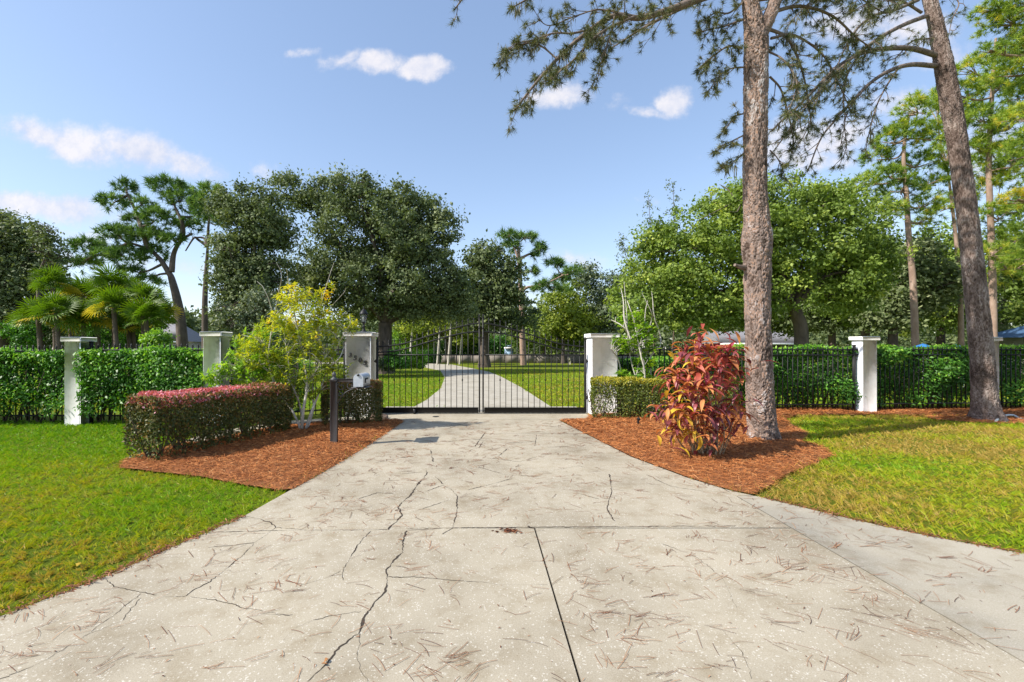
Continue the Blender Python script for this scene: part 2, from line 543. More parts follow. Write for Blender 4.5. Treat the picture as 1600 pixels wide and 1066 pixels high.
M['bark_dark'] = tintmat('dark_pine_bark', [(0, (.035, .024, .018)), (.3, (.12, .085, .07)), (.6, (.23, .175, .15)), (.8, (.31, .25, .22)), (1, (.42, .36, .33))], .92, .1, 50, .6, .008, .3)
M['bark_oak'] = simple('oak_bark', [(.3, (.05, .038, .03)), (.6, (.13, .10, .08)), (.8, (.2, .17, .14))], 5, .95, .8, .05, stretch=(1, 1, .25))
M['bark_far'] = simple('far_pine_bark', [(.3, (.20, .13, .095)), (.6, (.36, .25, .19)), (.8, (.46, .36, .3))], 4, .95, .6, .04, stretch=(1, 1, .4))
M['branch'] = simple('branch_bark', [(.3, (.09, .065, .05)), (.6, (.2, .155, .125)), (.8, (.33, .27, .22))], 14, .9, .5, .01)
M['stem_pale'] = simple('pale_stem', [(.3, (.25, .22, .17)), (.5, (.46, .43, .36)), (.75, (.62, .6, .54))], 18, .85, .4, .006)
M['stem_dark'] = simple('dark_stem', [(.3, (.05, .035, .025)), (.7, (.15, .11, .08))], 18, .9, .4, .006)
M['straw'] = tintmat('pine_straw', [(0, (.14, .045, .018)), (.35, (.34, .12, .038)), (.65, (.48, .17, .048)), (.9, (.58, .25, .085)), (1, (.62, .36, .17))], .8, .2)
M['bed'] = simple('straw_bed', [(.25, (.10, .036, .015)), (.5, (.32, .12, .04)), (.75, (.50, .21, .075))], 45, .95, 1.0, .03, stretch=(1, 1.7, 1), detail=9)
M['dry_needle'] = tintmat('dry_needle', [(0, (.09, .035, .02)), (.5, (.24, .09, .04)), (1, (.40, .22, .12))], .75, .2)
M['leaf_dead'] = tintmat('dead_leaf', [(0, (.2, .06, .03)), (1, (.5, .26, .1))], .8, .2)
# foliage
M['oak'] = leafmat('oak_leaf', [(0, (.034, .048, .020)), (.5, (.070, .090, .036)), (.85, (.115, .135, .062)), (1, (.16, .175, .09))], .62, .25, .25, gain=2.0)
M['camphor'] = leafmat('camphor_leaf', [(0, (.055, .085, .016)), (.5, (.115, .165, .028)), (.85, (.19, .235, .042)), (1, (.28, .31, .06))], .55, .35, .3, gain=1.75)
M['yellowtree'] = leafmat('yellow_green_leaf', [(0, (.09, .13, .02)), (.5, (.18, .23, .03)), (1, (.34, .36, .05))], .5, .4, gain=1.35)
M['greytree'] = leafmat('grey_green_leaf', [(0, (.05, .075, .035)), (.5, (.10, .13, .07)), (1, (.2, .22, .13))], .55, .25, gain=1.4)
M['hedge'] = leafmat('hedge_leaf', [(0, (.028, .085, .010)), (.5, (.062, .17, .018)), (.85, (.12, .28, .026)), (1, (.24, .40, .04))], .42, .3, .35, gain=1.35)
M['hedge_dark'] = leafmat('dark_hedge_leaf', [(0, (.022, .062, .008)), (.5, (.045, .125, .014)), (.85, (.09, .22, .022)), (1, (.2, .32, .04))], .45, .3, .3, gain=1.65)
M['loro'] = leafmat('clipped_leaf', [(0, (.035, .055, .015)), (.25, (.085, .095, .022)), (.45, (.15, .105, .035)), (.62, (.24, .16, .035)), (.7, (.40, .10, .07)), (.85, (.50, .13, .16)), (1, (.62, .30, .36))], .5, .25, .35, (1.2, 1.1, .6), gain=1.3)
M['duranta'] = leafmat('gold_clipped_leaf', [(0, (.045, .075, .015)), (.4, (.12, .15, .025)), (.7, (.26, .25, .03)), (1, (.48, .40, .035))], .5, .3, gain=1.25)
M['croton'] = leafmat('yellow_shrub_leaf', [(0, (.13, .22, .02)), (.35, (.30, .38, .03)), (.7, (.56, .55, .03)), (.9, (.70, .60, .035)), (1, (.66, .38, .03))], .5, .4, .3, (1.2, 1.2, .5), gain=1.1)
M['bright'] = leafmat('bright_shrub_leaf', [(0, (.08, .17, .015)), (.5, (.17, .32, .03)), (1, (.38, .50, .05))], .4, .4, gain=1.25)
M['needle_near'] = leafmat('near_pine_needle', [(0, (.03, .04, .018)), (.45, (.075, .088, .03)), (.75, (.15, .135, .045)), (1, (.24, .15, .06))], .5, .2, gain=1.5)
M['needle_far'] = leafmat('far_pine_needle', [(0, (.03, .07, .018)), (.5, (.075, .14, .03)), (1, (.17, .25, .05))], .5, .25, gain=1.5)
M['needle_lime'] = leafmat('lime_pine_needle', [(0, (.06, .105, .018)), (.5, (.16, .235, .028)), (.8, (.28, .33, .04)), (1, (.48, .38, .05))], .5, .4, gain=1.5)
M['palm'] = leafmat('palm_leaf', [(0, (.03, .07, .006)), (.5, (.10, .185, .010)), (.8, (.24, .29, .016)), (1, (.55, .40, .03))], .45, .4, .3, gain=1.0)
M['palm_gold'] = leafmat('gold_palm_leaf', [(0, (.28, .30, .03)), (.5, (.55, .42, .04)), (1, (.72, .50, .08))], .4, .4, .4)
M['moss'] = leafmat('hanging_moss', [(0, (.12, .115, .085)), (1, (.28, .26, .2))], .9, .3)
M['grass'] = leafmat('grass_blade', [(0, (.11, .26, .010)), (.35, (.20, .37, .012)), (.65, (.34, .40, .016)), (.88, (.46, .38, .03)), (.95, (.42, .27, .08)), (1, (.55, .40, .16))], .5, .35, .3, (1.2, 1.2, .4))
M['ti_red'] = leafmat('crimson_leaf', [(0, (.20, .04, .03)), (.5, (.38, .085, .055)), (1, (.52, .17, .12))], .55, .35, .3, (1.3, .8, .7), gain=1.25)
M['ti_rust'] = leafmat('rust_leaf', [(0, (.24, .08, .03)), (.5, (.42, .16, .06)), (1, (.58, .28, .10))], .55, .35, .3, (1.3, .9, .6), gain=1.25)
M['ti_pink'] = leafmat('pink_leaf', [(0, (.36, .05, .09)), (1, (.60, .17, .22))], .5, .35, .45, (1.3, .8, .8), gain=1.15)
M['ti_gold'] = leafmat('gold_leaf', [(0, (.50, .30, .03)), (1, (.68, .50, .05))], .38, .35, .45, (1.2, 1.0, .5), gain=1.1)
M['ti_dark'] = leafmat('maroon_leaf', [(0, (.09, .025, .03)), (1, (.22, .055, .06))], .38, .25, .45, (1.3, .8, .8), gain=1.5)

m, nt, b = newmat('lawn')
n1 = noise_node(nt, .35, 6, .6); n2 = noise_node(nt, 28, 7, .75)
r1 = ramp_node(nt, [(.3, (.12, .19, .014)), (.55, (.19, .23, .02)), (.75, (.27, .25, .035))])
r2 = ramp_node(nt, [(.3, (.5, .5, .4)), (.6, (1, 1, 1)), (.8, (1.15, 1.1, .9))])
mx = nt.nodes.new('ShaderNodeMix'); mx.data_type = 'RGBA'; mx.blend_type = 'MULTIPLY'; mx.inputs[0].default_value = 1
nt.links.new(n1.outputs[0], r1.inputs[0]); nt.links.new(n2.outputs[0], r2.inputs[0])
nt.links.new(r1.outputs[0], mx.inputs[6]); nt.links.new(r2.outputs[0], mx.inputs[7]); nt.links.new(mx.outputs[2], b.inputs['Base Color'])
b.inputs['Roughness'].default_value = .95; b.inputs['Specular IOR Level'].default_value = .1
bump(nt, b, n2.outputs[0], 1.0, .05)
M['lawn'] = m
M['roof_grey'] = simple('grey_shingles', [(.3, (.17, .16, .165)), (.7, (.28, .27, .28))], 8, .9, .4, .02)
M['roof_blue'] = simple('blue_metal_roof', [(.3, (.05, .10, .19)), (.7, (.08, .15, .27))], 3, .45, .1, .01)
M['house_wall'] = simple('pale_house_wall', [(.3, (.5, .47, .42)), (.7, (.62, .6, .55))], 3, .9, .2, .01)
M['window'] = simple('dark_window', [(.3, (.02, .025, .03)), (.7, (.05, .06, .07))], 3, .15, 0, spec=.7)
M['blue_panel'] = simple('light_blue_wall', [(.3, (.30, .45, .62)), (.7, (.38, .54, .70))], 3, .7, .1, .01)
M['wallpanel'] = simple('beige_wall_panel', [(.3, (.17, .145, .125)), (.7, (.25, .22, .19))], 2, .9, .3, .02)
M['bluebin'] = simple('blue_cover', [(.3, (.03, .17, .45)), (.7, (.05, .24, .6))], 3, .5, .1, .01)
M['hose'] = simple('pale_hose', [(.3, (.5, .52, .5)), (.7, (.62, .64, .62))], 10, .5, 0)
M['ti_cane'] = simple('cane_stem', [(.3, (.22, .16, .09)), (.7, (.45, .35, .22))], 25, .8, .3, .005, stretch=(1, 1, 3))

# ------------------------------------------------------------------ ground and driveway
g = G()
xs = np.concatenate([np.linspace(-400, -40, 10), np.linspace(-34, 34, 35), np.linspace(40, 400, 10)])
ys = np.concatenate([np.linspace(-200, -12, 8), np.linspace(-8, 60, 35), np.linspace(70, 500, 12)])
X, Y = np.meshgrid(xs, ys)
idx = np.arange(X.size).reshape(X.shape)
g.add(np.stack([X.ravel(), Y.ravel(), np.full(X.size, -0.03)], 1),
      np.stack([idx[:-1, :-1], idx[:-1, 1:], idx[1:, 1:], idx[1:, :-1]], -1).reshape(-1, 4))
tag(g.obj('ground', M['lawn']), kind='structure')

LEFT = [(-1.74, 10.24), (-1.74, 9.98), (-1.92, 7.11), (-2.155, 5.19), (-2.27, 4.34), (-2.47, 3.73), (-2.64, 3.19), (-2.88, 2.71), (-3.3, 2.05), (-4.2, 1.3), (-6.5, .6), (-12, .1), (-30, -.2)]
RIGHT = [(1.73, 10.24), (1.89, 9.06), (2.22, 6.73), (2.56, 5.63), (2.8, 5.15), (3.03, 4.88), (3.43, 4.33), (3.81, 3.9), (4.24, 3.555), (5.3, 3.0), (7.5, 2.3), (12, 1.6), (30, 1.0)]
DRIVE = RIGHT + [(30, -6), (-30, -6)] + LEFT[::-1]


def clip(poly, a, b, c):
    """keep the side a*x+b*y<=c"""
    out = []
    for i in range(len(poly)):
        p, q = poly[i - 1], poly[i]
        dp, dq = a * p[0] + b * p[1] - c, a * q[0] + b * q[1] - c
        if (dp <= 0) != (dq <= 0):
            t = dp / (dp - dq)
            out.append((p[0] + t * (q[0] - p[0]), p[1] + t * (q[1] - p[1])))
        if dq <= 0:
            out.append(q)
    return out


def area(poly):
    return sum(poly[i - 1][0] * poly[i][1] - poly[i][0] * poly[i - 1][1] for i in range(len(poly))) / 2


def slab_mesh(gg, poly, z0, z1, tint=.5):
    if area(poly) < 0:
        poly = poly[::-1]
    n = len(poly)
    ip = [(p[0], p[1]) for p in poly]
    vs, _, fs, *_ = delaunay_2d_cdt([Vector(p) for p in ip], [], [list(range(n))], 1, 1e-5)
    top = [(v.x, v.y, z1) for v in vs]
    gg.add(top, [tuple(f) for f in fs], tint)
    e = 0.006
    sv = [(p[0], p[1], z) for p in poly for z in (z0, z1)]
    gg.add(sv, [(2 * i, 2 * ((i + 1) % n), 2 * ((i + 1) % n) + 1, 2 * i + 1) for i in range(n)], tint)


drive = empty('concrete_driveway', (0, 0, 0), kind='structure')
JG = .0065


def slab(poly, x0, x1, y0, y1, mat, z=0.0):
    p = clip(poly, 1, 0, x1 - JG); p = clip(p, -1, 0, -(x0 + JG))
    p = clip(p, 0, 1, y1 - JG); p = clip(p, 0, -1, -(y0 + JG))
    if len(p) < 3 or abs(area(p)) < .02:
        return
    gg = G(); slab_mesh(gg, p, -.12, z)
    gg.obj('slab', mat, drive)


for (x0, x1, y0, y1, mt) in [(-40, .475, -6, 4.06, 'concrete'), (.475, 2.77, -6, 4.06, 'concrete'), (2.77, 40, -6, 4.95, 'concrete2'),
                             (-40, 2.77, 4.06, 8.6, 'concrete'), (2.77, 40, 4.95, 8.6, 'concrete'), (-40, 40, 8.6, 10.24, 'concrete')]:
    slab(DRIVE, x0, x1, y0, y1, M[mt])
APRON = [(-2.62, 10.25), (2.35, 10.25), (2.35, 10.35), (2.62, 10.8), (2.62, 12.6), (-2.62, 12.6)]
slab(APRON, -5, 5, 10.25, 11.55, M['concrete'])
slab(APRON, -5, 5, 11.55, 12.6, M['concrete_far'])
gg = G(); slab_mesh(gg, [(-3.0, -5.9), (8, -5.9), (8, 1.9), (5.2, 2.75), (3.7, 3.75), (2.7, 4.7), (1.6, 10.9), (-1.6, 10.9), (-2.1, 4.7), (-2.6, 3.0), (-3.0, 2.0)], -.2, -.022)
gg.obj('joint_soil', M['soil'], drive)

inner = [(-1.85, 12.6), (-1.7, 14.4), (-1.65, 18.6), (-2.03, 25.3), (-3.0, 33.5), (-5.7, 42.0), (-10, 47), (-20, 49.5)]
innr = [(-20, 53.5), (-12, 55), (-8.5, 54), (-2.9, 45.5), (-.78, 37.2), (.53, 31.6), (1.1, 26.5), (1.65, 18.96), (1.92, 12.64)]
INNER = inner + innr
dr2 = empty('inner_driveway', (0, 12.6, 0), kind='structure')
for y0, y1 in ((12.6, 17.5), (17.5, 22.5), (22.5, 28), (28, 34), (34, 60)):
    p = clip(INNER, 0, 1, y1 - .006); p = clip(p, 0, -1, -(y0 + .006))
    gg = G(); slab_mesh(gg, p, -.1, .0)
    gg.obj('slab', M['concrete_far'], dr2)
# the service lane far behind on the left of the lawn
gg = G(); slab_mesh(gg, [(-3.0, 57), (6, 53.6), (6.2, 54.6), (-2.4, 60.5)], -.1, -.005)
tag(gg.obj('far_path', M['concrete_far']), kind='structure')

# the footpath that passes behind the clipped hedge
PATHP = [(-2.65, 10.25), (-2.65, 10.62), (-3.4, 10.5), (-4.3, 10.0), (-4.9, 9.2), (-5.15, 8.3), (-5.1, 7.7), (-4.75, 7.7), (-4.55, 8.6), (-4.1, 9.35), (-3.5, 9.8), (-3.0, 10.0), (-2.3, 10.12)]
gg = G(); slab_mesh(gg, PATHP, -.1, .012)
tag(gg.obj('footpath', M['concrete2']), kind='structure')

# cracks: jagged dirt-filled lines lying in the slabs
CR = [([(480, 1066), (501, 1047), (521, 1028), (531, 1012), (561, 989), (568, 966), (582, 947), (603, 924), (605, 900), (604, 891), (617, 874), (629, 863), (629, 846), (635, 829)], 10.5),
      ([(561, 989), (564, 1005), (559, 1026), (564, 1047), (575, 1066)], 4.5),
      ([(580, 830), (566, 844), (550, 865), (535, 892), (536, 907)], 4.0),
      ([(535, 892), (505, 905), (470, 915), (450, 932)], 2.0),
      ([(605, 902), (645, 902), (694, 906), (753, 910)], 4.0), ([(753, 910), (778, 914), (855, 914)], 2.5),
      ([(410, 959), (456, 962)], 4), ([(487, 970), (522, 961), (564, 956)], 4), ([(487, 970), (455, 985), (445, 1000)], 2),
      ([(606, 828), (629, 805), (621, 793), (641, 774), (652, 758), (667, 741), (664, 735)], 8.0),
      ([(708, 825), (714, 795), (715, 776), (703, 764), (691, 759), (665, 768)], 4.5),
      ([(629, 805), (655, 797), (700, 782)], 3), ([(673, 704), (677, 722)], 5),
      ([(691, 835), (708, 825)], 6), ([(952, 741), (956, 767), (948, 795), (960, 815)], 5.0),
      ([(385, 807), (423, 816), (430, 824), (415, 837), (398, 848), (381, 866), (350, 892), (328, 909), (301, 923), (290, 932), (259, 933)], 5.0),
      ([(430, 824), (470, 828)], 3), ([(398, 848), (360, 853), (324, 856)], 3.5), ([(415, 834), (360, 835)], 2.5),
      ([(164, 904), (179, 917), (217, 925), (247, 930)], 4), ([(219, 928), (179, 961), (149, 984), (114, 1005), (76, 1029), (38, 1047), (0, 1062), (-60, 1075)], 4.5),
      ([(297, 933), (343, 940), (396, 953), (449, 961)], 3), ([(220, 935), (190, 970), (130, 995)], 3),
      ([(758, 676), (742, 698)], 5), ([(792, 702), (780, 712)], 5), ([(790, 693), (835, 690)], 4), ([(838, 680), (836, 697)], 4),
      ([(730, 766), (775, 755), (800, 748)], 3.5), ([(888, 708), (884, 712)], 4), ([(855, 699), (890, 698)], 4), ([(700, 670), (745, 655)], 4),
      ([(300, 833), (434, 829), (606, 828)], 5), ([(635, 826), (830, 824), (1000, 823), (1150, 822)], 6), ([(824, 822), (836, 827)], 14), ([(1130, 985), (1160, 1020), (1175, 1060)], 3), ([(945, 676), (1035, 677)], 5),
      ([(580, 725), (612, 718), (650, 712)], 3.5), ([(733, 704), (748, 700), (755, 690)], 4), ([(748, 730), (790, 742), (845, 745)], 3.5), ([(865, 735), (905, 728), (940, 738)], 3.5), ([(610, 742), (660, 738)], 3), ([(770, 716), (812, 722), (838, 714)], 3.5),
      ([(700, 690), (735, 686), (770, 690)], 3.5), ([(1010, 742), (1048, 760), (1100, 768)], 3.5), ([(560, 780), (590, 770), (615, 772)], 3), ([(900, 770), (935, 780)], 3), ([(680, 745), (693, 757)], 4), ([(1035, 850), (1090, 872), (1130, 905), (1150, 950)], 2.5), ([(636, 829), (690, 826)], 3.5)]
g = G()
for pts, wmm in CR:
    P = np.array([GP(*p) for p in pts])
    seg = np.linalg.norm(np.diff(P, axis=0), axis=1)
    n = max(9, int(seg.sum() / .018))
    s = np.concatenate([[0], np.cumsum(seg)]); t = np.linspace(0, s[-1], n)
    Q = np.stack([np.interp(t, s, P[:, 0]), np.interp(t, s, P[:, 1])], 1)
    jit = RNG.normal(size=(n, 2)) * .0035 + np.stack([np.convolve(RNG.normal(size=n), np.ones(5) / 5, 'same')] * 2, 1) * .007
    Q = Q + jit * np.array([1, .8])
    d = unit(np.gradient(Q, axis=0)); nn = np.stack([-d[:, 1], d[:, 0]], 1)
    w = wmm * .001 * np.clip(.9 + .9 * np.convolve(RNG.normal(size=n), np.ones(7) / 4, 'same'), .25, 2.6) * .5
    w[0] = w[-1] = .0008
    w = w * np.clip(Q[:, 1] / 3.2, .9, 2.0)
    a = Q + nn * w[:, None]; b_ = Q - nn * w[:, None]
    z = np.full((n, 1), .0022)
    v = np.concatenate([np.hstack([a, z]), np.hstack([b_, z])])
    i = np.arange(n - 1)
    g.add(v, np.stack([i, i + 1, i + 1 + n, i + n], 1))
tag(g.obj('crack', M['soil'], drive), kind='stuff')

# ------------------------------------------------------------------ planting beds of pine straw
BEDL = [GP(*p) for p in [(630, 659), (566, 702), (500, 741), (459, 764), (436, 766), (380, 757), (310, 744), (250, 738), (212, 733)]] + \
       [(-4.85, 6.12), (-5.08, 6.45), (-5.12, 7.3), (-5.1, 7.69), (-4.75, 7.69), (-4.53, 8.6), (-4.1, 9.33), (-3.5, 9.79), (-3.0, 9.99), (-2.3, 10.11), (-1.9, 10.2)]
BEDR = [(1.78, 10.2), (1.91, 9.06), (2.24, 6.73), (2.58, 5.65), (2.82, 5.15), (2.98, 5.02)] + \
       [GP(*p) for p in [(1198, 762), (1225, 742), (1262, 728), (1300, 712), (1283, 698), (1250, 690), (1262, 678), (1235, 664), (1225, 655), (1245, 648)]] + \
       [(8.0, 11.05), (9.3, 11.0), (9.3, 12.2), (3.4, 12.0), (2.62, 11.0), (2.5, 10.5), (2.3, 10.2)]
BEDF = [(9.3, 11.15), (11.0, 11.0), (12.2, 10.7), (13.2, 10.6), (15.5, 11.2), (19, 11.5), (19, 12.3), (9.3, 12.2)]
BEDP = [(10.3, 10.25), (10.9, 9.85), (12.2, 9.8), (14.0, 10.15), (14.5, 10.5), (12.2, 10.5), (11, 10.8), (10.4, 10.7)]


def bedheight(x, y, poly, h):
    e = edge_dist(x, y, poly)
    return .0 + h * (1 - np.exp(-e / .28)) + .012 * np.sin(x * 5.1 + 1.3 * np.sin(y * 3.7)) * np.cos(y * 6.3 + x) * np.clip(e / .3, 0, 1)


def bed(name, poly, h, seed):
    if area(poly) < 0:
        poly = poly[::-1]
    P = np.array(poly)
    lo, hi = P.min(0), P.max(0)
    gx, gy = np.meshgrid(np.arange(lo[0], hi[0], .12), np.arange(lo[1], hi[1], .12))
    r = np.random.default_rng(seed)
    gx = gx.ravel() + r.uniform(-.04, .04, gx.size); gy = gy.ravel() + r.uniform(-.04, .04, gy.size)
    k = in_poly(gx, gy, poly); gx, gy = gx[k], gy[k]
    k = edge_dist(gx, gy, poly) > .05; gx, gy = gx[k], gy[k]
    vs, _, fs, *_ = delaunay_2d_cdt([Vector(p) for p in P] + [Vector(p) for p in zip(gx, gy)], [], [list(range(len(P)))], 1, 1e-5)
    v = np.array([(q.x, q.y) for q in vs])
    z = bedheight(v[:, 0], v[:, 1], poly, h) + .004
    gg = G(); gg.add(np.column_stack([v, z]), [tuple(f) for f in fs])
    return tag(gg.obj(name, M['bed'], smooth=True), kind='structure')


bed('mulch_bed', BEDL, .05, 1); bed('mulch_bed', BEDR, .06, 2); bed('mulch_bed', BEDF, .03, 3); bed('mulch_bed', BEDP, .03, 4)


def straw(gg, poly, h, dens, seed, spill=.06):
    r = np.random.default_rng(seed)
    P = np.array(poly); lo, hi = P.min(0) - spill, P.max(0) + spill
    n = int(dens * np.prod(hi - lo))
    x = r.uniform(lo[0], hi[0], n); y = r.uniform(lo[1], hi[1], n)
    ins = in_poly(x, y, poly); e = edge_dist(x, y, poly)
    k = ins | (e < spill * r.uniform(0, 1, n) ** 2)
    x, y, ins, e = x[k], y[k], ins[k], e[k]; n = len(x)
    z = np.where(ins, bedheight(x, y, poly, h), 0.0) + r.uniform(.006, .03, n)
    th = r.uniform(0, math.pi * 2, n)
    a = np.stack([np.cos(th), np.sin(th), r.normal(0, .2, n)], 1)
    L = r.uniform(.08, .18, n); w = np.clip(y / 7, .7, 1.6) * .0062
    c = np.stack([x, y, z], 1) - a * L[:, None] / 2
    nrm = np.tile([0, 0, 1.], (n, 1)) + r.normal(0, .5, (n, 3))
    leaves(gg, c, a, nrm, L, w, r.beta(1.3, 1.3, n), 0, .08, .06)


g = G(); straw(g, BEDL, .05, 2100, 11)
tag(g.obj('pine_straw', M['straw']), 'red brown pine straw in the bed left of the drive', 'mulch', kind='stuff')
g = G(); straw(g, BEDR, .06, 1900, 12)
tag(g.obj('pine_straw', M['straw']), 'red brown pine straw in the bed right of the drive', 'mulch', kind='stuff')
g = G(); straw(g, BEDF, .03, 900, 13, .3); straw(g, BEDP, .03, 900, 14, .3)
tag(g.obj('pine_straw', M['straw']), 'pine straw strewn along the right fence and round the leaning pine', 'mulch', kind='stuff')

# ------------------------------------------------------------------ needles on the drive
g = G(); r = np.random.default_rng(21)
CL = 1700
cx = r.uniform(-4, 5.4, CL * 2); cy = 1.9 + (r.uniform(0, 1, CL * 2) ** 1.15) * 8.2
k = in_poly(cx, cy, DRIVE) & (r.uniform(0, 1, CL * 2) < .45 + .55 * np.clip(np.sin(cx * 2.3 + 1.5 * np.sin(cy * 1.9)) * np.sin(cy * 2.7 + cx) * 1.5 + .4, 0, 1)); cx, cy = cx[k][:CL], cy[k][:CL]
for x, y in zip(cx, cy):
    n = r.choice([1, 2, 3, 5, 8], p=[.36, .28, .18, .13, .05])
    th0 = r.normal(0.15, .75)
    spread = .12 if r.random() < .55 else .8
    tnt = r.uniform(0, 1)
    for _ in range(n):
        th = th0 + r.normal(0, spread)
        L = r.uniform(.05, .21)
        kb = r.normal(0, .35)
        p0 = np.array([x + r.normal(0, .03), y + r.normal(0, .02)])
        s = np.linspace(0, 1, 5)
        ang = th + kb * s
        pts = p0 + np.cumsum(np.stack([np.cos(ang), np.sin(ang)], 1) * L / 5, 0)
        nn = np.stack([-np.sin(ang), np.cos(ang)], 1) * (.0005 + .00026 * y) * r.uniform(.7, 1.3)
        z = .0035 + .002 * r.random() + .003 * np.sin(s * 3.1) * r.random()
        z = np.broadcast_to(z, (5,))[:, None]
        v = np.concatenate([np.hstack([pts + nn, z]), np.hstack([pts - nn, z])])
        g.add(v, [(i, i + 1, i + 6, i + 5) for i in range(4)], np.clip(tnt + r.normal(0, .15), 0, 1))
# fine bits of bark and leaf crumbs
n = 1500
x = r.uniform(-3.6, 5.2, n); y = r.uniform(1.9, 10, n); k = in_poly(x, y, DRIVE); x, y = x[k], y[k]; n = len(x)
th = r.uniform(0, 6.28, n)
leaves(g, np.stack([x, y, np.full(n, .004)], 1), np.stack([np.cos(th), np.sin(th), np.zeros(n)], 1), np.tile([0, 0, 1.], (n, 1)), r.uniform(.008, .035, n), r.uniform(.003, .008, n), r.uniform(0, 1, n))
tag(g.obj('fallen_needles', M['dry_needle']), 'dry brown pine needles scattered over the cracked concrete drive', 'pine needles', kind='stuff')

# the small heap of brown needles by the joint
g = G(); n = 90
c = np.column_stack([GP(795, 831)[0] + r.normal(0, .045, n), GP(795, 831)[1] + r.normal(0, .018, n), r.uniform(.004, .02, n)])
th = r.uniform(0, 6.28, n)
leaves(g, c, np.column_stack([np.cos(th), np.sin(th), r.normal(0, .2, n)]), randdir(n, r), r.uniform(.02, .06, n), r.uniform(.006, .016, n), r.uniform(0, .6, n))
tag(g.obj('debris', M['dry_needle']), 'small dark red clump of leaf litter beside the cross joint of the drive', 'leaf litter')
leafpos = [((501, 1041), .034, M['leaf_dead']), ((1190, 720), .05, M['leaf_dead']), ((120, 888), .07, M['ti_gold']), ((630, 846), .05, M['leaf_dead'])]
for i, ((px, py), s, mt) in enumerate(leafpos):
    g = G(); p = GP(px, py)
    for k2 in range(3 if i == 0 else 1):
        leaves(g, np.array([[p[0] + k2 * .012, p[1] + k2 * .008, .012]]), np.array([[math.cos(i + k2), math.sin(i + k2), .15]]), np.array([[0, .2, 1.]]), s, s * .5, .6)
    lab = ['orange fallen leaf lying in the widest crack of the drive', 'brown fallen leaf on the straw under the red plant',
           'pale yellow fallen leaf on the left lawn near its edge', 'dry curled leaf on the joint in the middle of the drive'][i]
    tag(g.obj('fallen_leaf', mt), lab, 'leaf')

# ------------------------------------------------------------------ grass
ALLBEDS = [DRIVE, INNER, APRON, PATHP, BEDL, BEDR, BEDF, BEDP]


def grass(gg, x0, x1, y0, y1, n, seed, h, w, yellow, grow=0.0):
    r = np.random.default_rng(seed)
    y = y0 + (y1 - y0) * r.uniform(0, 1, n)
    x = r.uniform(x0, x1, n)
    k = (x > -1.3 * y - 2.5) & (x < 1.35 * y + 4.5)
    keep = r.uniform(0, 1, n) < np.clip((y0 + 2.4) / y, .25, 1) * 1.0
    k &= keep
    x, y = x[k], y[k]
    for P in ALLBEDS:
        q = in_poly(x, y, P)
        soft = .22 if P in (BEDL, BEDR, BEDF, BEDP) else .035
        q &= ~(edge_dist(x, y, P) < soft * r.uniform(0, 1, len(x)) ** 2.2)
        x, y = x[~q], y[~q]
    n = len(x)
    sc = np.clip(y / 6.5, .8, 2.4)
    cell = .085
    ci, cj = np.floor(x / cell), np.floor(y / cell)
    hsh = lambda k: np.modf(np.abs(np.sin(ci * 12.9898 + cj * 78.233 + k * 37.7) * 43758.5453))[0]
    pull = .45
    x = x + ((ci + hsh(1)) * cell - x) * pull; y = y + ((cj + hsh(2)) * cell - y) * pull
    clump = hsh(3)
    keep = r.uniform(0, 1, n) < np.clip(.35 + clump * 1.1, 0, 1)
    x, y, ci, cj, clump = x[keep], y[keep], ci[keep], cj[keep], clump[keep]; n = len(x)
    sc = np.clip(y / 6.5, .8, 2.4)
    th = hsh(4) * 6.28 + r.normal(0, 1.1, n)
    lean = r.uniform(.35, 2.2, n)
    a = np.stack([np.cos(th) * lean, np.sin(th) * lean, np.ones(n)], 1)
    H = h * (.65 + .6 * clump) * r.uniform(.5, 1.25, n) * (1 + .25 * np.sin(x * 1.7 + y) * np.sin(y * 2.3))
    patch = .5 + .5 * np.sin(x * .9 + 2.1 * np.sin(y * .8 + 1.0)) * np.sin(y * 1.3 + 1.7 * np.sin(x * .6))
    fine = .5 + .5 * np.sin(x * 4.3 + 3 * np.sin(y * 3.1)) * np.sin(y * 5.1 + 2 * np.sin(x * 2.9))
    yv = yellow(x, y)
    tint = np.clip(.10 + .44 * yv * (.45 + patch) + .20 * fine * yv + .30 * (hsh(5) - .5) + r.normal(0, .13, n), 0, .93)
    dead = r.uniform(0, 1, n) < .03 + .13 * yv * patch * fine * 1.5
    tint = np.where(dead, r.uniform(.94, 1, n), tint)
    H = np.where(dead, H * .6, H)
    leaves(gg, np.stack([x, y, np.full(n, -.03)], 1), a, np.stack([-np.sin(th), np.cos(th), r.normal(0, .4, n)], 1),
           H * 1.2, w * sc * r.uniform(.7, 1.3, n), tint, 0, .25, .05)


g = G()
grass(g, -15, -1.7, 1.2, 10.2, 470000, 31, .062, .0085, lambda x, y: np.clip(1.5 - (y - 3.0) / 4.4, .18, 1.4))
tag(g.obj('lawn_grass', M['grass']), 'mown bright green grass of the front lawn left of the drive', 'grass', kind='stuff')
g = G()
grass(g, 2.6, 20, 1.6, 12.6, 640000, 32, .062, .0085, lambda x, y: np.clip(1.4 + .2 * np.sin(x), .5, 1.6))
tag(g.obj('lawn_grass', M['grass']), 'mown yellowing grass of the front lawn right of the drive', 'grass', kind='stuff')
g = G()
grass(g, -16, 20, 11.6, 34, 110000, 33, .08, .013, lambda x, y: np.clip(.75 + .2 * np.sin(x * .4), .2, 1))
tag(g.obj('lawn_grass', M['grass']), 'sunlit grass of the inner lawn seen through the gate', 'grass', kind='stuff')

